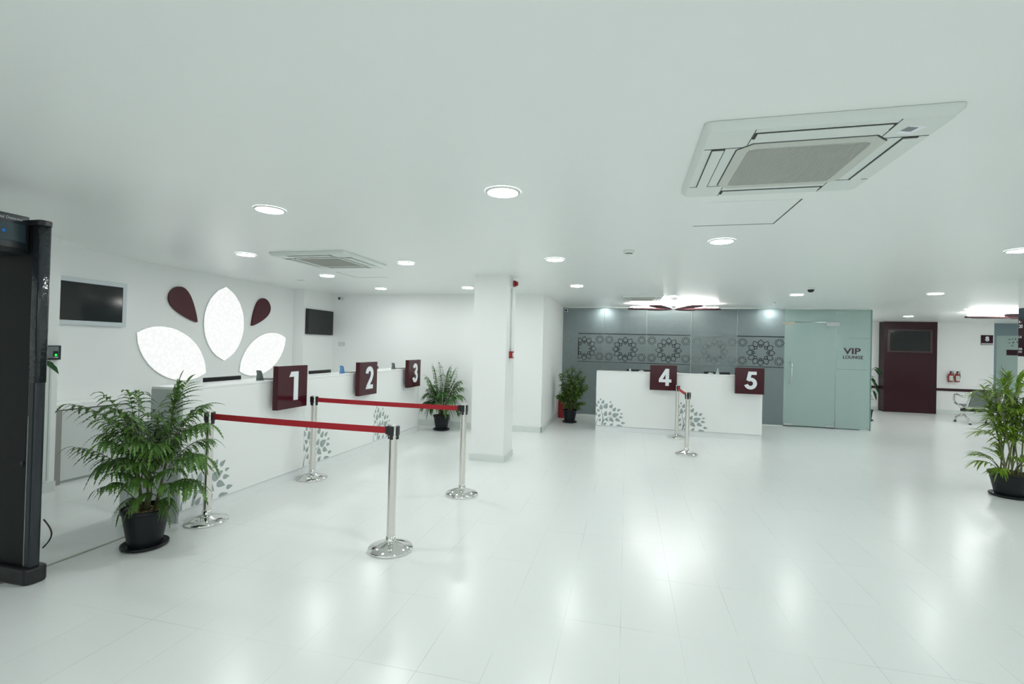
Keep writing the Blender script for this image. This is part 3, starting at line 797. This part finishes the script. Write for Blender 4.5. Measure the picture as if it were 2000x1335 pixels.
# ------------------------------------------------------------------ alarm on the column
t = thing('alarm_sounder', 'red fire alarm beacon high on the right side of the white column', 'fire alarm', (-1.574, 6.50, 2.43))
MB().box(0, .02, -.05, .05, -.05, .05).build('back_box', ACW, t, .002)
MB().tube([(.0205, 0, 0), (.05, 0, 0)], .044, 20).build('sounder_body', RED, t)
MB().tube([(.0505, 0, 0), (.075, 0, 0), (.085, 0, 0)], [.034, .034, .02], 20).build('beacon', RED, t)
t = thing('fire_call_point', 'small red square fire call point halfway up the white column', 'fire call point', (-1.574, 6.46, 1.44))
MB().box(0, .045, -.045, .045, -.048, .048).build('body', RED, t, .003)
MB().box(.0455, .048, -.028, .028, -.028, .028).build('press_window', WHITEP, t)
t = thing('conduit', 'thin white conduit running up the column from call point to beacon', 'conduit', (-1.574, 6.46, 0))
MB().tube([(.011, 0, 1.49), (.011, 0, 2.36)], .009, 10).build('pipe', ACW, t)
for z in (1.7, 2.1):
    MB().box(0.0, .022, -.016, .016, z, z + .015).build('clip', ACW, t)

# ------------------------------------------------------------------ frosted glass wall
GY = 11.36
FY = lambda y: (lambda a, b_, d: (a, y - d, b_))
def flower(mb, cx, cz, R, n, fn, wd, inner=True, clipx=None):
    def petal(a, r0, r1, hw):
        ca, sa = cos(a), sin(a); pts = []
        prof = [(0, .0), (.22, .62), (.45, 1.0), (.62, .92), (1, 0)]
        up = [(r0 + (r1 - r0) * q, hw * v) for q, v in prof]; loop = up + [(x, -v) for x, v in reversed(up[:-1])]
        loop.append(loop[0])
        P = [(cx + x * ca - v * sa, cz + x * sa + v * ca) for x, v in loop]
        if clipx is not None:
            P = [(max(x, clipx), z) for x, z in P]
        for i in range(len(P) - 1):
            if math.hypot(P[i][0] - P[i + 1][0], P[i][1] - P[i + 1][1]) > 1e-5: mb.ribbon([P[i], P[i + 1]], wd, fn, .0, .0015)
    for k in range(n):
        petal(pi / 2 + 2 * pi * k / n, R * .50, R, R * pi * .8 / n * .92)
    if inner:
        for k in range(8): petal(pi / 2 + 2 * pi * k / 8, R * .40, R * .64, R * .12)
t = thing('frosted_glass_partition', 'frosted glass wall with dark flower band behind the counter of desks 4 and 5', 'glass partition', (0, 0, 0))
edges = [-1.485, -.522, .433, 1.392, 2.344, 3.285]
HT = CEIL - .024
for k in range(5):
    x0, x1 = edges[k] + .004, edges[k + 1] - .004
    p = MB().box(x0, x1, GY, GY + .012, .02, HT).build('glass_pane', FROST, t)
    c = (-.971, -.035, .920, 1.881, 2.822)[k]
    fm = DARKF if k != 3 else PALEF
    fb = MB(); fn = FY(GY - .0004)
    cl = -1.11 if k == 0 else None
    flower(fb, c, 1.556, .285, 12, fn, .0165, True, cl)
    fb.build('flower_cutout', fm, p)
    sm = MB()
    for sx in ((.355,) if k == 0 else (-.365, .365)):
        for cz in (1.771, 1.378):
            flower(sm, c + sx, cz, .095, 8, fn, .0095, False)
    sm.build('small_flower_cutout', DARKF if k in (0, 1, 2) else (PALEF if k == 3 else DARKF), p)
    ln = MB(); a0 = -1.12 if k == 0 else x0
    ln.prism([(a0, 1.893), (x1, 1.893), (x1, 1.919), (a0, 1.919)], fn, 0, .0015)
    ln.prism([(a0, 1.242), (x1, 1.242), (x1, 1.260), (a0, 1.260)], fn, 0, .0015)
    ln.build('band_line', fm if k == 3 else DARKF, p)
    if k == 0:
        pale = MB()
        for cz in (1.771, 1.378): flower(pale, -1.335, cz, .088, 8, fn, .0065, False)
        pale.prism([(-1.47, 1.9), (-1.25, 1.9), (-1.25, 1.912), (-1.47, 1.912)], fn, 0, .0015)
        pale.build('pale_flower_cutout', WHITEF, p)  # pale colour painted for the bright view behind the left strip
m = MB(); m.box(-1.485, 3.281, GY - .01, GY + .022, 0, .018)
m.build('floor_channel', ACW, t)
s = MB()
for x in edges[1:]: s.box(x - .003, x + .003, GY + .001, GY + .011, .02, HT)
s.build('silicone_joint', mat('joint', (.55, .62, .61), .4), t)
# over-door strip and VIP side panel
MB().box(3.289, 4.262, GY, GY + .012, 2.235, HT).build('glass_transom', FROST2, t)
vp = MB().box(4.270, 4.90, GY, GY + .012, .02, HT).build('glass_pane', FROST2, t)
text_mesh('vip_lettering', 'VIP', .175, mat('vip_maroon', (.05, .02, .03), .4), vp, (4.41, GY - .001, 1.578), (1, 0, 0), (0, 0, 1), .003, .004, sx=1.28)
text_mesh('lounge_lettering', 'LOUNGE', .092, bpy.data.materials['vip_maroon'], vp, (4.392, GY - .001, 1.478), (1, 0, 0), (0, 0, 1), .003, .0018, sx=1.0)
l = MB(); fn = FY(GY - .0004)
l.prism([(4.28, 1.248), (4.86, 1.248), (4.86, 1.256), (4.28, 1.256)], fn, 0, .0012); l.prism([(4.5, 1.90), (4.89, 1.90), (4.89, 1.908), (4.5, 1.908)], fn, 0, .0012)
l.build('band_line', WHITEF, vp)
MB().box(4.905, 4.917, 11.35, 11.39, 0.0, HT).build('edge_post', mat('glass_edge', (.22, .36, .32), .2), t)
# door
d = thing('frosted_glass_door', 'frosted glass door with long steel handle beside the VIP lettering', 'glass door', (3.289, GY, 0))
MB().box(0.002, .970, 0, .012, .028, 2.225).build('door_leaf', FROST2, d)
h = MB(); h.tube([(.10, -.006, 1.38), (.10, -.05, 1.38), (.13, -.06, 1.36), (.13, -.06, .98), (.10, -.05, .93), (.10, -.006, .93)], .013, 12)
h.build('handle', CHROME, d)
MB().box(.002, .17, -.012, .024, .028, .068).build('floor_hinge', SATIN, d, .002)
MB().box(.80, .968, -.012, .024, .028, .068).build('floor_hinge', SATIN, d, .002)
lk = mat('brass_patch', (.55, .52, .42), .3, .8)
MB().box(-.05, .185, -.012, -.0005, 2.17, 2.235).build('patch_fitting', lk, d, .002)
MB().box(.79, 1.03, -.012, -.0005, 2.15, 2.235).build('patch_fitting', SATIN, d, .002)

# ------------------------------------------------------------------ far right doorway
t = thing('glass_door_surround', 'blue grey framed glass doorway at the far right beyond the bench', 'doorway', (9.78, YF, 0))
MB().box(0, 1.22, .02, .06, 2.2, CEIL - .002).build('head_panel', DOORB, t)
MB().box(0, .055, .0, .06, 0, 2.199).build('jamb', DOORB, t, .002)
MB().box(1.165, 1.22, .0, .06, 0, 2.199).build('jamb', DOORB, t, .002)
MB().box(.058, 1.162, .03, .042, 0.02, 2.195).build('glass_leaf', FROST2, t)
MB().tube([(.19, .028, 1.38), (.19, -.03, 1.37), (.19, -.03, .62), (.19, .028, .61)], .013, 10).build('pull_handle', CHROME, t)
MB().box(.30, .66, .021, .028, 1.66, 1.81).build('door_plate', MAROONP, t)
lf = MB()
for (x, z, a, s) in ((.36, 2.09, 0, .06), (.43, 2.10, 20, .05), (.36, 2.0, 10, .05), (.45, 2.01, 60, .07), (.43, 1.92, 30, .06), (.50, 2.10, 80, .06), (.54, 2.02, 120, .06)):
    P = [(x + s * (q * cos(radians(a)) - v * sin(radians(a))), z + s * (q * sin(radians(a)) + v * cos(radians(a)))) for q, v in ((-.5, 0), (0, -.3), (.6, 0), (0, .3))]
    lf.prism(P, lambda a_, b_, d_: (a_, .029 - d_, b_), 0, .0015)
lf.build('leaf_print', GREY, t)
t = thing('room_number_sign', 'small dark sign with white numeral 8 on the far wall', 'number sign', (9.61, YF, 1.93))
MB().box(-.135, .135, -.02, -.001, 0, .265).build('sign_panel', MAROONP, t, .002)
digit(MB(), '8', lambda a, b_, dd: (-.045 + a * .15, -.0202 - dd, .10 + b_ * .13), 0, .003).build('numeral', WHITEP, t)
MB().box(-.13, .13, -.023, -.0202, .01, .045).build('text_strip', SATIN, t)

# fire extinguishers
def extinguisher(loc, label, m_label=True, h=.36, r=.055, rz=0, wall=True):
    t = thing('fire_extinguisher', label, 'fire extinguisher', loc, rz)
    MB().lathe([(r * .95, 0), (r, .01), (r, h * .78), (r * .8, h * .86), (r * .4, h * .92), (r * .3, h)], n=24).build('cylinder', RED, t)
    MB().lathe([(r * .32, h + .0005), (r * .32, h + .035)], n=14).build('valve', BLACK, t)
    MB().box(-.012, .075, -.01, .01, h + .036, h + .048).build('lever', BLACK, t)
    MB().tube([(r * .3, 0, h + .02), (r * 1.1, 0, h), (r * 1.22, 0, h * .7), (r * 1.15, 0, h * .4)], .009, 8).build('hose', BLACK, t)
    if m_label: 
        N = 10; q = MB(); vs = []
        for k in range(N + 1):
            a = radians(-150 + 120 * k / N)
            vs += [((r + .001) * cos(a), (r + .001) * sin(a), h * .12), ((r + .001) * cos(a), (r + .001) * sin(a), h * .70)]
        q.add(vs, [(2 * k, 2 * k + 2, 2 * k + 3, 2 * k + 1) for k in range(N)], True); q.build('paper_label', LABELW, t)
    if wall: MB().box(-.02, .02, r + .0005, .099, h * .5, h * .6).build('bracket', BLACK, t)
    return t
extinguisher((8.73, YF - .10, .885), 'red fire extinguisher with white label on the far wall, left of the pair', True, .25, .055)
extinguisher((8.885, YF - .10, .885), 'red fire extinguisher with white label on the far wall, right of the pair', True, .25, .055)
extinguisher((-1.395, 10.70, 0), 'red fire extinguisher standing behind the leafy plant at the side wall', False, .47, .068, 0, False)

# ------------------------------------------------------------------ directory sign on right column
t = thing('directory_sign', 'tall maroon directory sign with white lettering on the right hand column', 'directory sign', (4.679, 7.155, 1.59), -pi / 2)
MB().box(0, .44, -.022, -.001, 0, .585).build('sign_panel', MAROONP, t, .002)
MB().box(0.001, .439, -.0235, -.0222, .45, .584).build('header_band', DETP, t)
for z, s, tx in ((.405, .040, '8 -'), (.345, .058, '20'), (.222, .040, 'LA'), (.075, .040, 'MA'), (.045, .026, 'CAR')):
    text_mesh('lettering', tx, s, WHITEP, t, (.012, -.0224, z), (1, 0, 0), (0, 0, 1), .002, .0008)

# ------------------------------------------------------------------ walk-through metal detector
t = thing('walk_through_metal_detector', 'black walk-through metal detector arch at the left edge, wrapped edge film', 'metal detector', (-3.85, 2.255, 0))
def det_side(y):
    def P(mb, name, m, par=t, bev=0):
        mb.v = [(a, b_ + (y if par == t else 0), c) for a, b_, c in mb.v] if par == t else mb.v
        return mb.build(name, m, par, bev)
    P(MB().box(-.25, .193, -.020, .020, .10, 2.235), 'side_panel', DET, bev=.003)
    for ex in (.232, -.290):
        e = MB(); e.v, e.f, e.smooth = [], [], []
        e.prism([(a, b_ + y) for a, b_ in rrect(ex, 0, .076, .062, .022)], FZ, .10, 2.236)
        eo = e.build('edge_profile', DETB, t)
        if ex > 0:
            MB().prism([(a, b_ + y) for a, b_ in rrect(ex + .001, 0, .080, .066, .022)], FZ, 1.25, 2.236, True).build('film_wrap', FILM, eo)
            g = MB(); g.box(ex - .012, ex - .008, y - .0345, y - .0312, .11, 1.04); g.build('groove', SATIN, eo)
    MB().prism([(a, b_ + y) for a, b_ in rrect(-.03, 0, .612, .078, .03)], FZ, 2.237, 2.272).build('top_cap', BLACK, t, .005)
    MB().prism([(a, b_ + y) for a, b_ in rrect(-.03, 0, .66, .125, .045)], FZ, .0, .098).build('foot', BLACK, t, .012)
    MB().tube([(.165, y - .0202, .74), (.165, y - .027, .74)], .013, 14).build('bolt_cap', BLACK, t)
det_side(0)
det_side(-.86)
MB().box(-.16, .160, -.835, -.024, 2.055, 2.292).build('header_box', DETB, t, .006)
MB().box(.1605, .165, -.80, -.045, 2.125, 2.235).build('display_panel', DETP, t, .001)
MB().box(.1605, .168, -.81, -.04, 2.060, 2.085).build('display_lip', DET, t)
text_mesh('detector_lettering', 'Metal Detector', .023, mat('pale_print', (.42, .47, .48), .5), t, (.1612, -.060, 2.256), (0, 1, 0), (0, 0, 1), .002, .0004, align='RIGHT')
for yy, zz in ((-.185, 2.208), (-.155, 2.18), (-.185, 2.152), (-.215, 2.18)):
    MB().tube([(.1655, yy, zz), (.168, yy, zz)], .0105, 16).build('button', BLUE, t)
cb = [(.272 + .055 * sin(pi * k / 14), .035 + .01 * sin(pi * k / 14), .20 + .18 * k / 14) for k in range(15)]
MB().tube(cb, .0045, 8).build('power_cable', BLACK, t)

# ------------------------------------------------------------------ bench
bn = thing('airport_bench', 'perforated steel waiting bench with curved chrome arms at the far right', 'bench', (7.84, 13.95, 0), radians(0))
def bench_frame(x):
    fr = MB()
    fr.tube([(x, 0, .025), (x, -.02, .10), (x, -.20, .19), (x, -.27, .22)], [.016, .018, .02, .024], 8)
    fr.tube([(x, -.53, .025), (x, -.51, .09), (x, -.34, .19), (x, -.27, .22)], [.016, .018, .02, .024], 8)
    fr.tube([(x, -.27, .20), (x, -.27, .36)], .03, 8)
    fr.tube([(x, -.27, .34), (x, -.10, .43), (x, .02, .47)], [.026, .02, .018], 8)
    fr.tube([(x, -.27, .34), (x, -.42, .42), (x, -.50, .60), (x, -.55, .76)], [.026, .02, .018, .016], 8)
    fo = fr.build('leg_frame', CHROME, bn)
    MB().lathe([(.03, 0), (.03, .012), (.018, .026)], x, 0, 14).build('glide', BLACK, fo)
    MB().lathe([(.03, 0), (.03, .012), (.018, .026)], x, -.53, 14).build('glide', BLACK, fo)
    ar = MB(); ar.tube([(x, .02, .47), (x, .06, .56), (x, .04, .64), (x, -.04, .67), (x, -.18, .645), (x, -.34, .62)], [.018, .02, .02, .02, .018, .014], 8)
    ar.build('armrest', CHROME, bn)
bench_frame(0); bench_frame(.63); bench_frame(1.26)
MB().box(-.03, 1.29, -.31, -.23, .285, .345).build('support_beam', BLACK, bn, .004)
for k in range(2):
    x0 = .03 + k * .63; x1 = x0 + .57
    m = MB(); N = 10; prof = [(.03, .42), (.0, .44), (-.1, .43), (-.22, .405), (-.34, .40), (-.41, .41)]
    vs = []
    for y, z in prof: vs += [(x0, y, z), (x1, y, z), (x0, y, z - .012), (x1, y, z - .012)]
    fs = []
    for i in range(len(prof) - 1):
        a = 4 * i; fs += [(a, a + 1, a + 5, a + 4), (a + 2, a + 6, a + 7, a + 3), (a, a + 4, a + 6, a + 2), (a + 1, a + 3, a + 7, a + 5)]
    fs += [(0, 2, 3, 1), (4 * len(prof) - 4, 4 * len(prof) - 3, 4 * len(prof) - 1, 4 * len(prof) - 2)]
    m.add(vs, fs); m.build('seat', SEATM, bn)
    m = MB(); prof = [(-.42, .44), (-.45, .52), (-.49, .66), (-.53, .76), (-.56, .79)]; vs = []
    for y, z in prof: vs += [(x0, y, z), (x1, y, z), (x0, y - .012, z - .003), (x1, y - .012, z - .003)]
    fs = []
    for i in range(len(prof) - 1):
        a = 4 * i; fs += [(a, a + 1, a + 5, a + 4), (a + 2, a + 6, a + 7, a + 3), (a, a + 4, a + 6, a + 2), (a + 1, a + 3, a + 7, a + 5)]
    fs += [(0, 2, 3, 1), (4 * len(prof) - 4, 4 * len(prof) - 3, 4 * len(prof) - 1, 4 * len(prof) - 2)]
    m.add(vs, fs); m.build('backrest', SEATM, bn)

# ------------------------------------------------------------------ plants
def pot(t, rt=.155, rb=.105, h=.29, rs=.150, soil=SOIL):
    MB().lathe([(rs * .85, 0), (rs, .012), (rs, .028), (rs * .96, .028), (rs * .8, .012)], n=36).build('saucer', POT, t)
    p = MB().lathe([(rb, .013), (rt * .93, h * .86), (rt * .93, h * .88), (rt, h * .90), (rt * 1.02, h), (rt * .95, h), (rt * .88, h * .88)], n=40, cap1=False).build('pot', POT, t)
    s = MB(); rng = random.Random(5)
    s.lathe([(rt * .89, h * .87), (.001, h * .885)], n=24, cap0=False, cap1=False)
    for k in range(90):
        a = rng.uniform(0, 2 * pi); r = rt * .82 * math.sqrt(rng.random()); q = rng.uniform(.009, .018)
        x, y = r * cos(a), r * sin(a); z = h * .885
        s.lathe([(q * .6, z - .004), (q, z + .002), (q * .8, z + q * .5), (q * .3, z + q * .7)], x, y, 6, True, True)
    s.build('pebble_bed', soil, t)

def leaflet(m, base, d, up, L, W, droop=.2, serr=0, n=6):
    """pointed blade from base along d, folded at midrib"""
    d = Vector(d).normalized(); up = Vector(up); side = d.cross(up)
    if side.length < 1e-4: side = d.cross(Vector((1, 0, 0)))
    side.normalize(); nr = side.cross(d).normalized()
    vs = []; base = Vector(base)
    for k in range(n + 1):
        q = k / n
        wv = W * (math.sin(pi * min(1, q ** .75)) ** .8) if 0 < q < 1 else 0
        if serr and 0 < q < 1: wv *= (1 + serr if k % 2 else 1 - serr)
        p = base + d * (L * q) + Vector((0, 0, -droop * L * q * q))
        vs += [p - side * wv + nr * wv * .35, p, p + side * wv + nr * wv * .35]
    fs = []
    for k in range(n):
        a = 3 * k; fs += [(a, a + 1, a + 4, a + 3), (a + 1, a + 2, a + 5, a + 4)]
    m.add(vs, fs, False)

def frond(m, st, base, tip, lift, nl, LL, WW, rng, serr=.35, t0=.25, ang=58, dro=.35, rr=.0028, nseg=8, curl=1.0):
    base, tip = Vector(base), Vector(tip)
    mid = (base + tip) / 2 + Vector((0, 0, lift)); P = []
    for k in range(13):
        q = k / 12; P.append((1 - q) ** 2 * base + 2 * q * (1 - q) * mid + q * q * tip)
    st.tube(P, [rr * (1.3 - q / 12) for q in range(13)], 5, caps=False)
    def at(q):
        x = q * 12; i = min(11, int(x)); return P[i].lerp(P[i + 1], x - i), (P[i + 1] - P[i]).normalized()
    up = Vector((0, 0, 1))
    for k in range(nl):
        q = t0 + (1 - t0) * (k + .3) / nl; p, tg = at(q)
        side = tg.cross(up)
        if side.length < .05: side = Vector((rng.uniform(-1, 1), rng.uniform(-1, 1), 0))
        side.normalize(); sc = math.sin(pi * (.22 + .70 * (k + .5) / nl)) ** .7
        for s in (-1, 1):
            a = radians(ang + rng.uniform(-8, 8)) * (1 - .35 * q)
            d = tg * cos(a) + side * s * sin(a) + Vector((0, 0, rng.uniform(-.18, .08)))
            leaflet(m, p, d, up, LL * sc * rng.uniform(.85, 1.12), WW * sc, dro * curl, serr, nseg)
    leaflet(m, P[-1], (P[-1] - P[-2]), up, LL * .75, WW * .8, dro, serr, nseg)

RX, RYv = Vector((.972, .233, 0)), Vector((-.233, .972, 0))     # sideways / depth directions used to pose foliage
def uv(u, z, v=0): return RX * u + RYv * v + Vector((0, 0, z))

def big_fern(loc, label):
    t = thing('potted_fern', label, 'potted plant', loc); pot(t)
    rng = random.Random(11); m, st = MB(), MB()
    trunk = [uv(0, .24), uv(.02, .40), uv(.01, .58), uv(.03, .74)]
    tr = MB(); tr.tube(trunk, [.022, .018, .015, .010], 8)
    tr.tube([uv(-.03, .24), uv(-.05, .42), uv(-.08, .62)], [.013, .010, .007], 7); tr.tube([uv(.04, .24, .03), uv(.08, .46, .04), (uv(.13, .68, .03))], [.013, .010, .007], 7)
    tr.build('stem', STEM, t)
    K = 1 / 258.0
    key = [(130, 792, 0, .85), (162, 868, -.1, .62), (186, 955, 0, .42), (222, 1003, .05, .36), (170, 800, .15, .86), (205, 770, -.05, .86), (240, 768, .1, .88), (262, 765, -.1, .86), (330, 745, .05, .82),
           (362, 745, -.05, .84), (374, 790, .1, .84), (400, 825, 0, .78), (412, 885, -.08, .66), (398, 935, -.1, .52), (378, 905, .1, .6), (352, 940, -.15, .5), (300, 920, -.25, .5),
           (255, 930, -.22, .52), (232, 900, -.2, .6), (205, 905, .05, .6), (300, 850, -.3, .72), (340, 860, -.25, .72), (250, 850, -.28, .72), (280, 800, -.2, .80), (318, 800, -.15, .82),
           (225, 840, -.15, .75), (350, 800, .2, .8), (300, 770, .2, .85), (270, 900, .25, .6), (330, 900, .25, .62), (215, 860, .2, .7), (380, 860, .15, .7),
           (290, 975, -.2, .42), (345, 985, -.1, .36)]
    for px, py, v, zb in key:
        u = (px - 283) * K; z = (1060 - py) * K
        hgh = max(0, z - .5)
        b = uv(.02 + .12 * (u > 0) - .1 * (u < 0), max(.34, zb - .12), v * .15)
        nl = 9; far = math.hypot(u, v)
        if px > 320 and py < 800:
            frond(m, st, b, uv(u, z, v), .14, 10, .20, .017, rng, .28, .30, 66, .35, nseg=15); continue
        coarse = (py < 830 and px < 300) or px > 395
        frond(m, st, b, uv(u, z, v), .10 + .10 * rng.random(), 7 if coarse else nl, .155 if coarse else (.10 if py > 920 else .145), .020 if coarse else (.009 if py > 920 else .0125), rng, .42, .28, 56, .75, nseg=15)
    for k in range(42):
        a = rng.uniform(0, 2 * pi); r = rng.uniform(.14, .34); z = rng.uniform(.60, 1.0)
        frond(m, st, uv(rng.uniform(-.05, .07), z * .72, rng.uniform(-.04, .04)), uv(r * cos(a) + .01, z, r * sin(a)), .09, 8, .12, .0115, rng, .42, .2, 56, .75, nseg=13)
    st.build('frond_stalks', STEM, t); m.build('foliage', LEAF1, t)
big_fern((-3.46, 2.865, 0), 'large bushy potted fern in black pot beside the end of desk 1')

def palm(loc, label):
    t = thing('potted_palm', label, 'potted plant', loc); pot(t, .155, .105, .27, .15)
    rng = random.Random(21); m, st = MB(), MB(); K = 1 / 106.0
    key = [(828, 720, 0), (838, 717, .1), (860, 722, .05), (872, 725, -.1), (850, 735, -.2), (818, 740, -.1), (822, 765, .15), (884, 760, 0), (882, 748, .2), (885, 775, -.1), (870, 785, -.15), (815, 775, 0),
           (812, 795, -.1), (862, 800, -.2), (850, 770, -.25), (835, 790, -.25), (832, 755, -.2), (875, 805, .1), (820, 805, .15)]
    for px, py, v in key:
        u = (px - 847) * K; z = (843 - py) * K
        e = uv(u, z, v); e.y = max(e.y, -.20); e.y = min(e.y, .16)
        frond(m, st, uv(u * .12, .25, v * .1), e, .22 + .1 * rng.random(), 15, .19, .0155, rng, 0, .32, 52, .8, .003, 5)
    for k in range(24):
        a = rng.uniform(0, 2 * pi); r = rng.uniform(.1, .28); z = rng.uniform(.5, 1.05)
        frond(m, st, uv(0, .25), uv(r * cos(a), z, .6 * r * sin(a)), .15, 11, .15, .0125, rng, 0, .40, 50, .7, .003, 5)
    st.build('frond_stalks', STEM, t); m.build('foliage', LEAF2, t)
palm((-3.27, 8.27, 0), 'feathery potted palm in black pot beyond sign 3')

def bush(loc, label):
    t = thing('potted_bush', label, 'potted plant', loc); pot(t, .15, .105, .27, .15)
    rng = random.Random(31); m, st = MB(), MB(); K = 1 / 88.0
    tips = [(1120, 716), (1130, 722), (1140, 735), (1105, 722), (1098, 730), (1112, 735), (1122, 745), (1135, 755), (1144, 750), (1100, 750), (1108, 765), (1125, 770), (1135, 785), (1095, 765), (1093, 775), (1115, 785),
            (1130, 795), (1105, 790), (1090, 772), (1120, 760), (1112, 750), (1128, 735)]
    for px, py in tips:
        for rep in range(3):
            u = (px - 1113) * K + rng.uniform(-.04, .04); z = (818 - py) * K + rng.uniform(-.04, .04); v = rng.uniform(-.18, .18)
            b = uv(u * .1, .24, v * .1); e = uv(u, z, v); e.x = max(e.x, -.25); c = (b + e) / 2 + Vector((0, 0, .12)) - (e - b) * Vector((.15, .15, 0)).length * .2
            P = [(1 - q) ** 2 * b + 2 * q * (1 - q) * c + q * q * e for q in [i / 8 for i in range(9)]]
            st.tube(P, [.006 - .0005 * i for i in range(9)], 5, caps=False)
            for k in range(20):
                q = .42 + .58 * k / 19; x = q * 8; i = min(7, int(x)); p = P[i].lerp(P[i + 1], x - i)
                a = rng.uniform(0, 2 * pi); d = Vector((cos(a), sin(a), rng.uniform(-.3, .6)))
                leaflet(m, p, d, (0, 0, 1), rng.uniform(.065, .10), .026, .3, 0, 4)
    st.build('stems', STEM, t); m.build('foliage', LEAF3, t)
bush((-1.135, 10.10, 0), 'leafy green potted bush at the left end of the frosted glass')

def bamboo(loc, label):
    t = thing('potted_bamboo_palm', label, 'potted plant', loc); pot(t, .185, .125, .27, .175)
    rng = random.Random(41); m, st, cn = MB(), MB(), MB()
    def tuft(p, n, L, spread):
        for k in range(n):
            a = rng.uniform(0, 2 * pi); el = rng.uniform(-.1, 1.0)
            d = Vector((cos(a) * cos(el), sin(a) * cos(el), sin(el)))
            leaflet(m, p, d, (0, 0, 1), L * rng.uniform(.7, 1.15), .0112, .5, 0, 7)
    for k in range(11):
        a = rng.uniform(0, 2 * pi); r = rng.uniform(.02, .10); b = Vector((r * cos(a), r * sin(a), .23))
        top = uv(rng.uniform(-.26, .22), rng.uniform(.95, 1.28), rng.uniform(-.15, .15)); top.x = min(top.x, .11)
        mid = (b * .6 + top * .4); mid.x = b.x * .75 + top.x * .25; mid.y = b.y * .75 + top.y * .25
        P = [(1 - q) ** 2 * b + 2 * q * (1 - q) * mid + q * q * top for q in [i / 10 for i in range(11)]]
        cn.tube(P, [.0085 - .0004 * i for i in range(11)], 6)
        for q in (.55, .63, .71, .79, .87, .94, 1.0):
            x = q * 10; i = min(9, int(x)); p = P[i].lerp(P[i + 1], x - i); tuft(p, 7, .22, 1)
    for (u, z, v) in ((-.38, .98, 0), (-.30, 1.12, .1), (-.12, 1.30, 0), (-.25, .78, -.1), (-.36, .72, 0), (.0, 1.36, .05), (.08, 1.38, -.05), (.2, 1.25, 0), (-.2, 1.2, -.1), (-.3, .90, -.08), (.3, 1.1, -.1), (-.15, 1.0, -.2), (.05, 1.1, -.25), (.15, .9, -.2)):
        e = uv(u, z, v); e.x = min(e.x, .15)
        frond(m, st, uv(u * .25, z * .78, v * .3), e, .12, 7, .21, .0108, rng, 0, .35, 38, .3, .004, 7)
    for (u, z, v) in ((-.38, .38, 0), (-.30, .47, .05), (-.28, .32, -.15), (-.2, .52, 0), (-.12, .48, -.2), (.0, .5, -.22), (.1, .48, -.15), (.2, .45, 0), (.3, .4, .05), (-.05, .55, .1), (.25, .5, -.1), (-.18, .42, .2)):
        frond(m, st, uv(u * .2, .24, v * .2), uv(u, z, v), .12, 7, .19, .0108, rng, 0, .4, 40, .35, .004, 7)
    cn.build('cane', mat('bamboo_cane', (.13, .17, .05), .5, vary=(30, (.22, .20, .10))), t); st.build('frond_stalks', STEM, t); m.build('foliage', LEAF4, t)
bamboo((4.25, 6.62, 0), 'tall bamboo palm in black pot at the right edge, before the right column')

def rubber(loc, label, leaves, h, seed=3):
    t = thing('potted_rubber_plant', label, 'potted plant', loc); pot(t, .14, .10, .26, .14)
    rng = random.Random(seed); m, st = MB(), MB()
    st.tube([(0, 0, .22), (.01, .01, h * .5), (0, .02, h)], [.014, .011, .006], 7)
    for u, z, v, a in leaves:
        b = Vector((0, 0, z - .1)); e = uv(u * .55, z + .02, v); st.tube([b, e], .004, 5)
        d = uv(u, a, v); leaflet(m, e, d, (0, 0, 1), .20, .045, .35, .08, 7)
    for k in range(14):
        a = rng.uniform(0, 2 * pi); z = rng.uniform(.45, h); leaflet(m, (0, 0, z), (cos(a), sin(a), .3), (0, 0, 1), .17, .04, .4, 0, 6)
    st.build('stem', STEM, t); m.build('foliage', LEAF5, t)
rubber((-5.23, 3.08, 0), 'broad leaved potted plant mostly hidden behind the metal detector', [(.38, 1.31, 0, -.1), (.26, 1.05, 0, -.25), (.24, .88, 0, -.2)], 1.25)
rubber((5.62, 13.2, 0), 'broad leaved plant peeking out right of the frosted glass wall', [(.30, 1.22, 0, -.25), (.36, 1.26, 0, -.3), (.30, .92, 0, -.5), (.36, .80, 0, -.5), (.28, .70, 0, -.6), (.34, 1.0, .1, -.4)], 1.2, 4)
